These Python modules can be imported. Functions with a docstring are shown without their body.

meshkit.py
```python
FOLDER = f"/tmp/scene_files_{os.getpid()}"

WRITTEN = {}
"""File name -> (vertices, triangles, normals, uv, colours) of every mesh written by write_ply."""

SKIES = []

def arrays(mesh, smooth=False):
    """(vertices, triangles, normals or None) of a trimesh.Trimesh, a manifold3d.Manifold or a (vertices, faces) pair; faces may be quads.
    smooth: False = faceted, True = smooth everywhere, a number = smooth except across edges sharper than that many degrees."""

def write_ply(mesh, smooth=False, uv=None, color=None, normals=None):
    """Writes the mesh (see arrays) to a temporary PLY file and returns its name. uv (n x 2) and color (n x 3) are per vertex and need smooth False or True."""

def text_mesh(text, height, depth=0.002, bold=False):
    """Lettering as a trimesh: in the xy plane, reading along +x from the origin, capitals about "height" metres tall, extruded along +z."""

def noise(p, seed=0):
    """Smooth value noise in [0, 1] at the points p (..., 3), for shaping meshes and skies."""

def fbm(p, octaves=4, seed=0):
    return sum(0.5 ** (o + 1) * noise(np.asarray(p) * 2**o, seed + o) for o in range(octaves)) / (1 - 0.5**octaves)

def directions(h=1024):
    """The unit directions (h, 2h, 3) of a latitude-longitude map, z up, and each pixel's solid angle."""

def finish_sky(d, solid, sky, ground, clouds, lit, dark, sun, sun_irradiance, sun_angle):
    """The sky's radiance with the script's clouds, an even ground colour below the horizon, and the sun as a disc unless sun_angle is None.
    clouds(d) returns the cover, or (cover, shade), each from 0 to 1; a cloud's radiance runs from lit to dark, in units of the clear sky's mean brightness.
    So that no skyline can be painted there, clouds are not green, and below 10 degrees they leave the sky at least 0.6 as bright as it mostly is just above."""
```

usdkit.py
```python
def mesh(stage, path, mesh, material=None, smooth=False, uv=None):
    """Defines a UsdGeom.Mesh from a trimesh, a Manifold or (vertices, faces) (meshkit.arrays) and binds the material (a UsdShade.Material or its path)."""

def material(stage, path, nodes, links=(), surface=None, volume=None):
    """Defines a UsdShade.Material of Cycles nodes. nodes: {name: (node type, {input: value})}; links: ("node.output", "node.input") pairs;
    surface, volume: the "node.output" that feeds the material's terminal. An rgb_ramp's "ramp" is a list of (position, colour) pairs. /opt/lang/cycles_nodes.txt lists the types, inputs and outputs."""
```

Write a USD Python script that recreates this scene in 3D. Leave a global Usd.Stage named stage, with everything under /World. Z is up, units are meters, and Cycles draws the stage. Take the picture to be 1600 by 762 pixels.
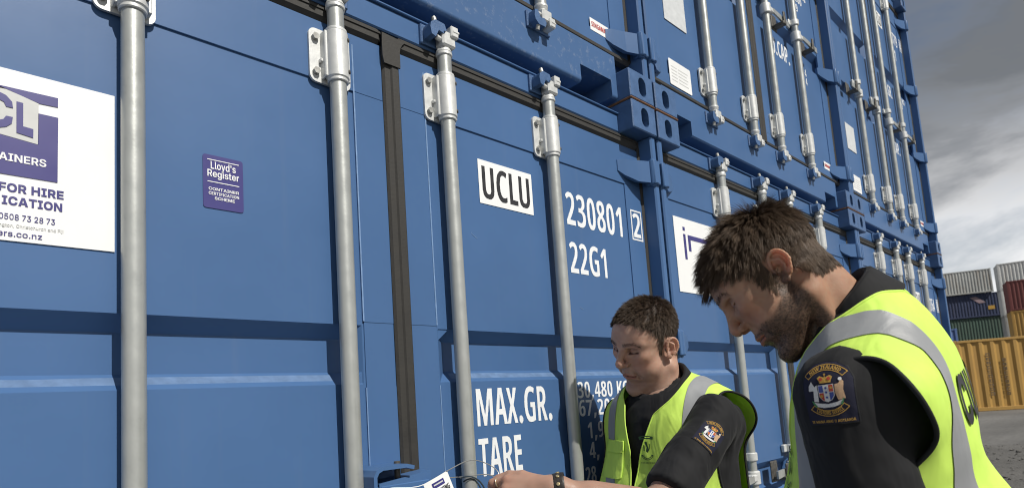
import math, random
import numpy as np
import trimesh, manifold3d, shapely
from shapely.geometry import Polygon, Point, LineString, box as sbox
from shapely import affinity
import usdkit, meshkit
from pxr import Usd, UsdGeom, UsdLux, UsdShade, Sdf, Gf, Vt

rng = np.random.default_rng(7)
stage = Usd.Stage.CreateInMemory()
UsdGeom.SetStageUpAxis(stage, UsdGeom.Tokens.z)
UsdGeom.SetStageMetersPerUnit(stage, 1.0)
UsdGeom.Xform.Define(stage, '/World')
UsdGeom.Scope.Define(stage, '/World/Looks')

# ---------------------------------------------------------------- camera
CAM_POS = np.array([-2.1387, -1.2713, 1.4288])
CAM_PITCH, CAM_YAW, CAM_ROLL = 0.1071, 0.7737, -0.0692
FPX = 969.81          # focal length in pixels of a 1600 wide picture
_f = np.array([math.sin(CAM_YAW) * math.cos(CAM_PITCH), math.cos(CAM_YAW) * math.cos(CAM_PITCH), math.sin(CAM_PITCH)])
_s0 = np.array([math.cos(CAM_YAW), -math.sin(CAM_YAW), 0.0])
_u0 = np.cross(_s0, _f)
_s = math.cos(CAM_ROLL) * _s0 + math.sin(CAM_ROLL) * _u0
_u = -math.sin(CAM_ROLL) * _s0 + math.cos(CAM_ROLL) * _u0
cam = UsdGeom.Camera.Define(stage, '/World/camera')
m = Gf.Matrix4d(1.0)
for r, a in enumerate((_s, _u, -_f)):
    m.SetRow(r, Gf.Vec4d(*map(float, a), 0.0))
m.SetRow(3, Gf.Vec4d(*map(float, CAM_POS), 1.0))
cam.AddTransformOp().Set(m)
cam.CreateHorizontalApertureAttr(36.0)
cam.CreateVerticalApertureAttr(36.0 * 487 / 1024)
cam.CreateFocalLengthAttr(FPX / 1600 * 36)
cam.CreateVerticalApertureOffsetAttr(152.5 / 1600 * 36)
cam.CreateFStopAttr(7.1)
cam.CreateFocusDistanceAttr(1.55)
cam.CreateClippingRangeAttr(Gf.Vec2f(0.05, 5000))
cam.CreateExposureAttr(0.05)

# ---------------------------------------------------------------- sun and sky
SUN = np.array([0.02, -1.0, 1.03]); SUN /= np.linalg.norm(SUN)
SUN_ELEV, SUN_ROT = math.asin(SUN[2]), math.atan2(SUN[0], SUN[1])
usdkit.material(stage, '/World/Looks/sky_air', {
    'tc': ('texture_coordinate', {}),
    'mp': ('mapping', {'scale': (1.0, 1.0, 2.2), 'location': (3.1, 0.4, 0.35)}),
    'n': ('noise_texture', {'scale': 2.1, 'detail': 8.0, 'roughness': 0.58, 'distortion': 0.25}),
    'n2': ('noise_texture', {'scale': 0.9, 'detail': 4.0, 'roughness': 0.5}),
    'cover': ('rgb_ramp', {'ramp': [(0.0, (0.12, 0.12, 0.12)), (0.40, (0.35, 0.35, 0.35)), (0.52, (1, 1, 1)), (1.0, (1, 1, 1))]}),
    'shade': ('rgb_ramp', {'ramp': [(0.0, (14.5, 14.6, 14.7)), (0.38, (13.2, 13.3, 13.5)), (0.47, (9.0, 9.1, 9.3)), (0.56, (4.5, 4.7, 5.05)), (0.66, (2.8, 3.0, 3.3)), (1.0, (2.3, 2.5, 2.8))]}),
    'sky': ('sky_texture', {'sky_type': 'single_scattering', 'sun_disc': False, 'sun_elevation': SUN_ELEV, 'sun_rotation': SUN_ROT}),
    'mix': ('mix_color', {'blend_type': 'mix', 'use_clamp': True}), 'sep': ('separate_xyz', {}), 'lift': ('map_range', {'from_min': 0.16, 'from_max': 0.40, 'to_min': -0.17, 'to_max': 0.17, 'clamp': True}), 'add': ('math', {'math_type': 'add'}),
    'b': ('background_shader', {'strength': 0.064})},
    [('tc.generated', 'mp.vector'), ('mp.vector', 'n.vector'), ('mp.vector', 'n2.vector'), ('n.fac', 'cover.fac'), ('tc.generated', 'sep.vector'), ('sep.z', 'lift.value'), ('lift.result', 'add.value1'), ('n.fac', 'add.value2'), ('add.value', 'shade.fac'),
     ('cover.color', 'mix.fac'), ('sky.color', 'mix.a'), ('shade.color', 'mix.b'), ('mix.result', 'b.color')], surface='b.background')
sky = UsdLux.DomeLight.Define(stage, '/World/sky')
UsdShade.MaterialBindingAPI.Apply(sky.GetPrim()).Bind(UsdShade.Material.Get(stage, '/World/Looks/sky_air'))
sky.GetPrim().SetCustomDataByKey('kind', 'structure')
sun = UsdLux.DistantLight.Define(stage, '/World/sun')
sun.CreateNormalizeAttr(True); sun.CreateIntensityAttr(1.16); sun.CreateAngleAttr(0.6); sun.CreateColorAttr(Gf.Vec3f(1.0, 0.955, 0.88))
_z = SUN; _x = np.cross([0, 0, 1.0], _z); _x /= np.linalg.norm(_x); _y = np.cross(_z, _x)
m = Gf.Matrix4d(1.0)
for r, a in enumerate((_x, _y, _z)):
    m.SetRow(r, Gf.Vec4d(*map(float, a), 0.0))
sun.AddTransformOp().Set(m)

# ---------------------------------------------------------------- helpers: prims
COUNT = {}
def numbered(parent, name):
    k = COUNT.get((parent, name), 0)
    COUNT[(parent, name)] = k + 1
    return f'{parent}/{name}' if k == 0 else f'{parent}/{name}_{k:03d}'
def ppath(p):
    return '/World' if p is None else str(p.GetPath())
def tag(p, label=None, cat=None, group=None, kind=None):
    for k, v in (('label', label), ('category', cat), ('group', group), ('kind', kind)):
        if v:
            p.SetCustomDataByKey(k, v)
    return p
def thing(name, loc=(0, 0, 0), parent=None, **kw):
    x = UsdGeom.Xform.Define(stage, numbered(ppath(parent), name))
    if any(abs(c) > 0 for c in loc):
        x.AddTranslateOp().Set(Gf.Vec3d(*map(float, loc)))
    return tag(x.GetPrim(), **kw)
def obj(name, mesh, material, parent=None, smooth=30, label=None, paint=None, **kw):
    """one Mesh prim of the scene; paint = per-vertex colours read by the material"""
    p = usdkit.mesh(stage, numbered(ppath(parent), name), mesh, '/World/Looks/' + material, smooth=smooth)
    p.CreateDoubleSidedAttr(True)
    if paint is not None:
        UsdGeom.PrimvarsAPI(p).CreatePrimvar('paint', Sdf.ValueTypeNames.Color3fArray, 'vertex').Set(Vt.Vec3fArray.FromNumpy(np.asarray(paint, np.float32)))
    return tag(p.GetPrim(), label=label, **kw)
def curves(name, pts, nper, widths, material, parent):
    c = UsdGeom.BasisCurves.Define(stage, numbered(ppath(parent), name))
    c.CreateTypeAttr('linear')
    c.CreatePointsAttr(Vt.Vec3fArray.FromNumpy(np.asarray(pts, np.float32)))
    c.CreateCurveVertexCountsAttr(Vt.IntArray.FromNumpy(np.full(len(pts) // nper, nper, np.int32)))
    c.CreateWidthsAttr(Vt.FloatArray.FromNumpy(np.asarray(widths, np.float32)))
    c.SetWidthsInterpolation('vertex')
    UsdShade.MaterialBindingAPI.Apply(c.GetPrim()).Bind(UsdShade.Material.Get(stage, '/World/Looks/' + material))
    return c.GetPrim()

# ---------------------------------------------------------------- helpers: shapes
def cat(*ms):
    return trimesh.util.concatenate([x for x in ms if x is not None])
def bx(x0, x1, y0, y1, z0, z1, c=0.0):
    if c <= 0:
        b = trimesh.creation.box((x1 - x0, y1 - y0, z1 - z0)); b.apply_translation(((x0 + x1) / 2, (y0 + y1) / 2, (z0 + z1) / 2)); return b
    pts = []
    for sx in (0, 1):
        for sy in (0, 1):
            for sz in (0, 1):
                p = np.array([(x0, x1)[sx], (y0, y1)[sy], (z0, z1)[sz]])
                d = np.array([(1, -1)[sx], (1, -1)[sy], (1, -1)[sz]]) * c
                for k in range(3):
                    q = p + d; q[k] = p[k]; pts.append(q)
    return trimesh.convex.convex_hull(np.array(pts))
def cyl(a, b, r, n=20, r2=None):
    """a tapered round bar from a to b with chamfered ends"""
    a, b = np.asarray(a, float), np.asarray(b, float); L = np.linalg.norm(b - a); r2 = r if r2 is None else r2
    e = min(0.12 * min(r, r2), L * 0.2)
    prof = np.array([[0, 0], [r - e, 0], [r, e], [r2, L - e], [r2 - e, L], [0, L]])
    m = trimesh.creation.revolve(prof, sections=n)
    m.apply_transform(trimesh.geometry.align_vectors([0, 0, 1], (b - a) / L)); m.apply_translation(a); return m
def tube(pts, r, n=8, closed=False):
    pts = np.asarray(pts, float)
    if closed:
        t = np.roll(pts, -1, 0) - np.roll(pts, 1, 0)
    else:
        t = np.gradient(pts, axis=0)
    t /= np.maximum(np.linalg.norm(t, axis=1, keepdims=True), 1e-9)
    ref = np.array([0.31, 0.2, 0.93]); x = np.cross(t, ref); x /= np.maximum(np.linalg.norm(x, axis=1, keepdims=True), 1e-9)
    for i in range(1, len(pts)):                                  # carry the frame along
        v = x[i - 1] - t[i] * (x[i - 1] @ t[i]); l = np.linalg.norm(v); x[i] = v / l if l > 1e-6 else x[i]
    y = np.cross(t, x); a = np.arange(n) * 2 * math.pi / n
    rr = np.broadcast_to(np.asarray(r, float), (len(pts),))
    v = (pts[:, None] + rr[:, None, None] * (np.cos(a)[None, :, None] * x[:, None] + np.sin(a)[None, :, None] * y[:, None])).reshape(-1, 3)
    f = []
    m = len(pts)
    for i in range(m if closed else m - 1):
        j = (i + 1) % m
        for k in range(n):
            l = (k + 1) % n
            f += [[i * n + k, i * n + l, j * n + l], [i * n + k, j * n + l, j * n + k]]
    if not closed:
        v = np.vstack([v, pts[0], pts[-1]])
        for k in range(n):
            l = (k + 1) % n
            f += [[m * n, l, k], [m * n + 1, (m - 1) * n + k, (m - 1) * n + l]]
    return trimesh.Trimesh(v, np.array(f), process=False)
def hull(pts):
    return trimesh.convex.convex_hull(np.asarray(pts, float))
def man(m):
    return manifold3d.Manifold(manifold3d.Mesh(np.asarray(m.vertices, np.float32), np.asarray(m.faces, np.uint32)))
def unman(m):
    q = m.to_mesh(); return trimesh.Trimesh(q.vert_properties[:, :3], q.tri_verts, process=True)
def minus(a, *bs):
    r = man(a)
    for b in bs:
        r = r - man(b)
    return unman(r)
def ext(poly, d):
    gs = [g for g in getattr(poly, 'geoms', [poly]) if g.geom_type == 'Polygon' and g.area > 1e-9]
    return cat(*[trimesh.creation.extrude_polygon(g, d, engine='earcut') for g in gs])
WALL = np.array([[1, 0, 0, 0], [0, 0, -1, 0], [0, 1, 0, 0], [0, 0, 0, 1.0]])   # a drawing (x, y) stood up on a wall that faces -y
def on_wall(mesh, x, y, z):
    mm = mesh.copy(); mm.apply_transform(WALL); mm.apply_translation((x, y, z)); return mm
def flat(poly, x, y, z, d=0.0012):
    return on_wall(ext(poly, d), x, y, z)
import glob as _glob
from PIL import Image as _Im, ImageDraw as _Dr, ImageFont as _Fo
_FONTS = {}
def glyphs(s, font='narrow', weight=700):
    """the outline of a word as a polygon, capitals 1 high, starting at 0; outlines come from the installed typefaces"""
    key = (font, weight)
    if key not in _FONTS:
        if font == 'narrow':
            f = _Fo.truetype(_glob.glob('/opt/blender-*/*/datafiles/fonts/NotoSansKhmer*')[0], 120); f.set_variation_by_axes([weight, 62])
        else:
            f = _Fo.truetype(_glob.glob('/opt/blender-*/*/datafiles/fonts/Inter.woff2')[0], 120); f.set_variation_by_axes([20, weight])
        _FONTS[key] = (f, -f.getbbox('H', anchor='ls')[1])
    f, cap = _FONTS[key]
    x0, y0, x1, y1 = f.getbbox(s, anchor='ls')
    im = _Im.new('L', (x1 - x0 + 8, y1 - y0 + 8)); _Dr.Draw(im).text((4 - x0, 4 - y0), s, 255, f, anchor='ls')
    on = np.pad(np.asarray(im) > 127, ((0, 0), (1, 1))).astype(np.int8)
    rows, st = np.nonzero(np.diff(on, axis=1) == 1); en = np.nonzero(np.diff(on, axis=1) == -1)[1]
    g = shapely.union_all(shapely.box(st, -rows - 1, en, -rows)).buffer(0.7).buffer(-0.7).simplify(0.75)
    k = 1.0 / cap
    return affinity.affine_transform(g, [k, 0, 0, k, -4 * k, (4 - y0) * k])
def text(s, h, width=None, bold=True, sx=None, d=0.0008, font='narrow', weight=None):
    """lettering in the xy plane starting at 0; width squeezes it to that width"""
    g = glyphs(s, font, weight or (620 if bold else 500))
    x0, _, x1, _ = g.bounds
    k = sx * h if sx else (width / (x1 - x0) if width else h)
    return ext(affinity.affine_transform(g, [k, 0, 0, h, -x0 * k, 0]), d)
def rrect(x0, y0, x1, y1, r):
    return sbox(x0 + r, y0 + r, x1 - r, y1 - r).buffer(r, quad_segs=5)

# ---------------------------------------------------------------- materials
def mat(name, nodes, links, surface='p.BSDF'):
    usdkit.material(stage, '/World/Looks/' + name, nodes, links, surface=surface)
def plain(name, col, rough=0.5, metal=0.0, var=0.12, scale=18.0, bump=0.0, bscale=120.0, spec=0.5, coat=0.0, obj_space=False):
    """a colour with mottling and fine relief"""
    c = np.array(col, float)
    nodes = {'g': ('texture_coordinate', {}) , 'n': ('noise_texture', {'scale': scale, 'detail': 5.0, 'roughness': 0.6}),
             'r': ('rgb_ramp', {'ramp': [(0.25, tuple(c * (1 - var))), (0.75, tuple(np.minimum(c * (1 + var), 1)))]}),
             'rr': ('map_range', {'from_min': 0.3, 'from_max': 0.7, 'to_min': max(rough - 0.08, 0.02), 'to_max': min(rough + 0.08, 1)}),
             'p': ('principled_bsdf', {'metallic': metal, 'specular_ior_level': spec, 'coat_weight': coat})}
    links = [('g.object', 'n.vector'), ('n.fac', 'r.fac'), ('r.color', 'p.base_color'), ('n.fac', 'rr.value'), ('rr.result', 'p.roughness')]
    if bump:
        nodes['bn'] = ('noise_texture', {'scale': bscale, 'detail': 3.0}); nodes['b'] = ('bump', {'strength': bump, 'distance': 0.002})
        links += [('g.object', 'bn.vector'), ('bn.fac', 'b.height'), ('b.normal', 'p.normal')]
    mat(name, nodes, links)

def paint_blue(name, base, dirt, rough=0.36, fade=0.0, th=0.70):
    """container paint: faint fading, vertical run marks, chalky scuffs and a slightly uneven sheet"""
    b = np.array(base)
    mat(name, {
        'g': ('geometry', {}),
        'm1': ('mapping', {'scale': (1.3, 1.3, 1.3)}), 'n1': ('noise_texture', {'scale': 1.4, 'detail': 6.0, 'roughness': 0.6}),
        'm2': ('mapping', {'scale': (26.0, 26.0, 0.9)}), 'n2': ('noise_texture', {'scale': 1.0, 'detail': 4.0, 'roughness': 0.65}),
        'n3': ('noise_texture', {'scale': 38.0, 'detail': 8.0, 'roughness': 0.72}),
        'c1': ('rgb_ramp', {'ramp': [(0.3, tuple(b * 0.93)), (0.7, tuple(b * 1.07 + fade))]}),
        'f2': ('rgb_ramp', {'ramp': [(0.56, (0, 0, 0)), (0.82, (0.34, 0.34, 0.34))]}),
        'f3': ('rgb_ramp', {'ramp': [(th, (0, 0, 0)), (th + 0.12, (dirt, dirt, dirt))]}),
        'x2': ('mix_color', {'b': tuple(b * 0.8 + 0.045)}), 'x3': ('mix_color', {'b': (0.34, 0.37, 0.42)}),
        'n4': ('noise_texture', {'scale': 16.0, 'detail': 6.0, 'roughness': 0.75}), 'f4': ('rgb_ramp', {'ramp': [(0.735, (0, 0, 0)), (0.765, (0.75, 0.75, 0.75))]}), 'x4': ('mix_color', {'b': (0.10, 0.055, 0.035)}),
        'rr': ('map_range', {'from_min': 0.3, 'from_max': 0.7, 'to_min': rough - 0.05, 'to_max': rough + 0.1}),
        'wn': ('noise_texture', {'scale': 2.3, 'detail': 1.0}), 'wb': ('bump', {'strength': 0.25, 'distance': 0.012}),
        'fn': ('noise_texture', {'scale': 260.0, 'detail': 2.0}), 'fb': ('bump', {'strength': 0.05, 'distance': 0.0008}),
        'p': ('principled_bsdf', {'specular_ior_level': 0.27})},
        [('g.position', 'm1.vector'), ('m1.vector', 'n1.vector'), ('g.position', 'm2.vector'), ('m2.vector', 'n2.vector'), ('g.position', 'n3.vector'),
         ('n1.fac', 'c1.fac'), ('n2.fac', 'f2.fac'), ('n3.fac', 'f3.fac'), ('c1.color', 'x2.a'), ('f2.color', 'x2.fac'), ('x2.result', 'x3.a'), ('f3.color', 'x3.fac'),
         ('g.position', 'n4.vector'), ('n4.fac', 'f4.fac'), ('x3.result', 'x4.a'), ('f4.color', 'x4.fac'), ('x4.result', 'p.base_color'), ('n1.fac', 'rr.value'), ('rr.result', 'p.roughness'),
         ('g.position', 'wn.vector'), ('wn.fac', 'wb.height'), ('g.position', 'fn.vector'), ('fn.fac', 'fb.height'), ('wb.normal', 'fb.normal'), ('fb.normal', 'p.normal')])
BLUE = (0.056, 0.123, 0.266)
paint_blue('blue_paint', BLUE, 0.05)
paint_blue('blue_paint_worn', tuple(np.array(BLUE) * 0.92), 0.24, 0.45, th=0.55)
paint_blue('blue_paint_upper', tuple(np.array(BLUE) * 1.0), 0.10, 0.42, fade=0.004)
# scuffed lower lip of the door recess: the same paint, rubbed through in a ragged line
plain('scuff', (0.17, 0.235, 0.35), 0.6, var=0.3, scale=90, bump=0.3)
plain('ledge_highlight', (0.095, 0.165, 0.300), 0.55, var=0.22, scale=30, bump=0.2)  # lighter blue carrying the sun highlight of the upward recess slope
plain('seam_shine', (0.16, 0.26, 0.44), 0.4, var=0.2, scale=60)
plain('casting_paint', tuple(np.array(BLUE) * 0.9), 0.5, var=0.18, scale=25, bump=0.5, bscale=220)
plain('rust', (0.16, 0.075, 0.035), 0.85, var=0.5, scale=60, bump=0.8, bscale=200)
plain('rubber', (0.025, 0.0235, 0.021), 0.72, var=0.28, scale=22, bump=0.3, bscale=160)
plain('galvanised', (0.405, 0.42, 0.405), 0.40, metal=0.45, var=0.06, scale=22, bump=0.10, bscale=140)
plain('galvanised_bright', (0.58, 0.59, 0.58), 0.48, metal=0.30, var=0.07, scale=40, bump=0.15, bscale=200)
plain('bolt_metal', (0.33, 0.33, 0.31), 0.5, metal=0.6, var=0.25, scale=80)
plain('greasy_steel', (0.10, 0.095, 0.085), 0.55, metal=0.4, var=0.4, scale=60)
plain('sticker_white', (0.76, 0.77, 0.77), 0.42, var=0.025, scale=5)
plain('letter_white', (0.72, 0.74, 0.76), 0.5, var=0.05, scale=30)
plain('letter_faded', (0.46, 0.50, 0.55), 0.6, var=0.14, scale=40)
plain('letter_black', (0.018, 0.018, 0.02), 0.5, var=0.1)
plain('navy_print', (0.040, 0.036, 0.175), 0.4, var=0.05, scale=6)
plain('grey_print', (0.50, 0.51, 0.50), 0.4, var=0.04)
plain('red_print', (0.45, 0.06, 0.05), 0.5)
plain('plate_metal', (0.55, 0.57, 0.58), 0.5, var=0.08, scale=30)
plain('dark_inside', (0.012, 0.014, 0.018), 0.9)
plain('plank_floor', (0.10, 0.07, 0.045), 0.8)
# ================================================================= the containers
HW = 1.219                        # half width of a container
DY = 0.076                        # how far the door faces lie behind the corner castings
P1, P2, YB = 0.1728, 0.6203, 0.048
ZD0, ZD1 = 0.216, 2.429           # door leaf
RECESS = ((1.512, 1.662), (0.945, 1.095))
PITCH = 2.454

def grid_mesh(xs, zs, fn):
    X, Z = np.meshgrid(xs, zs, indexing='ij'); Y = fn(X, Z)
    v = np.stack([X, Y, Z], -1).reshape(-1, 3); nx, nz = X.shape; f = []
    for i in range(nx - 1):
        for j in range(nz - 1):
            a, b, c, d = i * nz + j, (i + 1) * nz + j, (i + 1) * nz + j + 1, i * nz + j + 1
            f += [[a, b, c], [a, c, d]]
    return trimesh.Trimesh(v, np.array(f), process=False)

def door_panel(x0, x1, r0, r1):
    """pressed sheet with two horizontal recesses whose edges slope and are slightly rounded"""
    DR, SL, SX = 0.036, 0.036, 0.045
    def prof(t, a, b, s):
        u = np.clip(np.minimum(t - a, b - t) / s, 0, 1)
        return np.clip(1.12 * u - 0.06, 0, 1)
    def brk(a, b, s):
        return [a, a + s * .05, a + s * .12, a + s * .88, a + s * .95, a + s, b - s, b - s * .95, b - s * .88, b - s * .12, b - s * .05, b]
    xs = sorted([x0, x1] + brk(r0, r1, SX) + list(np.linspace(x0, x1, 9)[1:-1]))
    zs = sorted([ZD0, ZD1] + brk(*RECESS[0], SL) + brk(*RECESS[1], SL) + [0.5, 0.7, 1.3, 1.9, 2.1])
    def fn(X, Z):
        d = 0
        for a, b in RECESS:
            d = np.maximum(d, np.minimum(prof(Z, a, b, SL), prof(X, r0, r1, SX)))
        return DY + 0.004 + DR * d
    return grid_mesh(np.array(xs), np.array(zs), fn)

CAST_HOLE = [(0.0255 * math.cos(a), 0.014 * (1 if math.sin(a) >= 0 else -1) + 0.0255 * math.sin(a)) for a in np.linspace(0, 2 * math.pi, 25)[:-1]]
def casting():
    b = bx(-0.081, 0.081, 0, 0.178, 0, 0.118, 0.004)
    hole = trimesh.creation.extrude_polygon(Polygon(CAST_HOLE), 0.08, engine='earcut')
    h1 = on_wall(hole, 0.004, 0.06, 0.059)
    cav = bx(-0.06, 0.06, 0.03, 0.15, 0.025, 0.093)
    return minus(minus(b, cav), h1)
CASTING = casting()

def bolt(x, y, z, r=0.009):
    m = trimesh.creation.cylinder(radius=r, height=0.010, sections=6)
    m.apply_transform(trimesh.transformations.rotation_matrix(math.pi / 2, (1, 0, 0))); m.apply_translation((x, y - 0.005, z)); return m

def guide_bracket(z, par, up):
    """the galvanised sleeve in which a locking bar turns, bolted to the door on two flanges"""
    s = 1 if up else -1
    t = obj('guide_bracket', cat(
        cyl((0, YB, z - 0.062), (0, YB, z + 0.062), 0.0285, 26),
        cyl((0, YB, z - 0.070), (0, YB, z - 0.060), 0.0255, 26), cyl((0, YB, z + 0.060), (0, YB, z + 0.070), 0.0265, 26),
        ext(rrect(-0.064, -0.07, 0.046, 0.07, 0.018), 0.007).apply_transform(WALL).apply_translation((0, DY - 0.001, z)),
        bx(-0.034, -0.026, YB - 0.004, DY - 0.006, z - 0.06, z + 0.06, 0.002), bx(0.026, 0.034, YB - 0.004, DY - 0.006, z - 0.06, z + 0.06, 0.002),
        bx(-0.040, -0.030, DY - 0.02, DY - 0.007, z - 0.02, z - 0.01, 0.002)), 'galvanised_bright', par)
    for dx in (-0.0485,):
        for dz in (-0.045, 0.045):
            obj('bolt', bolt(dx, DY - 0.008, z + dz), 'bolt_metal', par, smooth=False)
    for dz in (-0.042, 0.042):
        obj('rivet_hole', cyl((0.0195, YB - 0.0200, z + dz), (0.0225, YB - 0.0228, z + dz), 0.0052, 10), 'greasy_steel', par)

def cam_end(z, par, up):
    """forked cam head at the end of a locking bar"""
    s = 1 if up else -1
    obj('cam_head', cat(
        cyl((0, YB, z - s * 0.058), (0, YB, z - s * 0.046), 0.0245, 22),
        cyl((0, YB, z - s * 0.048), (0, YB, z - s * 0.030), 0.024, 22, 0.019) if s > 0 else cyl((0, YB, z + 0.030), (0, YB, z + 0.048), 0.019, 22, 0.024),
        bx(-0.020, 0.028, YB - 0.026, YB + 0.014, min(z - s * 0.034, z + s * 0.012), max(z - s * 0.034, z + s * 0.012), 0.005),
        bx(0.006, 0.034, YB - 0.034, YB + 0.010, min(z - s * 0.006, z + s * 0.030), max(z - s * 0.006, z + s * 0.030), 0.004),
        cyl((-0.034, YB - 0.012, z - s * 0.012), (0.012, YB - 0.008, z - s * 0.016), 0.008, 10),
        cyl((0.012, YB - 0.03, z + s * 0.012), (0.034, YB - 0.03, z + s * 0.012), 0.006, 10)), 'galvanised_bright', par)

def keeper(x, z, par, up):
    """blue hook on the header or sill that the cam head bites into"""
    s = 1 if up else -1
    prof = Polygon([(-0.060, 0.014), (-0.044, 0.026), (-0.012, 0.024), (-0.006, 0.008), (-0.014, -0.006), (-0.034, -0.002), (-0.046, -0.026), (-0.060, -0.022), (-0.064, 0.0)])
    if not up:
        prof = affinity.scale(prof, 1, -1, origin=(0, 0))
    a = on_wall(ext(prof, 0.050), x, 0.072, z + s * 0.004)
    obj('cam_keeper', cat(a, bx(x - 0.07, x + 0.045, 0.060 if up else 0.052, 0.076, z - 0.030, z + 0.030, 0.003)), 'casting_paint', par)
    obj('keeper_pin', cyl((x - 0.040, 0.030, z + s * 0.022), (x - 0.040, 0.036, z + s * 0.044), 0.0075, 10), 'bolt_metal', par)

def hub(z, par, side):
    """lever handle with its hub and catch; side says which way the lever lies"""
    obj('handle_hub', cat(cyl((0, YB, z - 0.03), (0, YB, z + 0.03), 0.031, 20), bx(min(0, side * 0.06), max(0, side * 0.06), YB - 0.028, YB + 0.01, z - 0.016, z + 0.016, 0.005),
 ), 'galvanised_bright', par)
    obj('rod_band', cat(bx(-0.055, 0.055, DY - 0.018, DY, z + 0.075, z + 0.112, 0.003), cyl((0, YB, z + 0.075), (0, YB, z + 0.112), 0.028, 20)), 'galvanised_bright', par)
    L = 0.26 * side
    obj('lever', hull([(side * 0.05, YB - 0.03 + a, z + b) for a in (0, 0.01) for b in (-0.014, 0.014)] + [(L, YB - 0.035 + a, z - 0.012 + b) for a in (0, 0.01) for b in (-0.018, 0.018)]), 'galvanised', par)
    obj('lever_catch', cat(bx(side * 0.17 - 0.035, side * 0.17 + 0.035, DY - 0.008, DY, z - 0.055, z + 0.045, 0.003), bx(side * 0.17 - 0.02, side * 0.17 + 0.02, YB - 0.045, DY - 0.006, z - 0.045, z - 0.025, 0.004),
        bx(side * 0.17 - 0.012, side * 0.17 + 0.012, YB - 0.046, YB - 0.036, z - 0.045, z + 0.035, 0.003)), 'greasy_steel', par)

def hinge(sx, z, par):
    """boat-shaped hinge blade bent round from the door leaf to the lug on the corner post"""
    out = HW + 0.002
    pts = [(0.190, 0.036, DY - 0.004), (0.190, -0.006, DY - 0.004), (0.165, 0.041, DY - 0.016), (0.160, -0.022, DY - 0.014), (0.105, 0.043, 0.040), (0.100, -0.042, 0.040),
           (0.045, 0.044, 0.016), (0.045, -0.044, 0.016)]
    v = []
    for d, dz, y in pts:
        for k in (0, 0.016):
            v.append((sx * (HW - d), y + k, z + dz))
    q = lambda *i: hull([v[2 * j + k] for j in i for k in (0, 1)])
    blade = cat(q(0, 1, 2, 3), q(2, 3, 4, 5), q(4, 5, 6, 7))
    lug = cat(cyl((sx * (HW - 0.030), 0.018, z - 0.048), (sx * (HW - 0.030), 0.018, z + 0.048), 0.020, 16), bx(min(sx * (HW - 0.045), sx * (HW - 0.002)), max(sx * (HW - 0.045), sx * (HW - 0.002)), 0.0005, 0.05, z - 0.05, z + 0.05, 0.004),
              cyl((sx * (HW - 0.030), 0.018, z - 0.056), (sx * (HW - 0.030), 0.018, z + 0.056), 0.011, 12))
    obj('hinge', cat(blade, lug), 'blue_paint', par, smooth=40)

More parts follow.
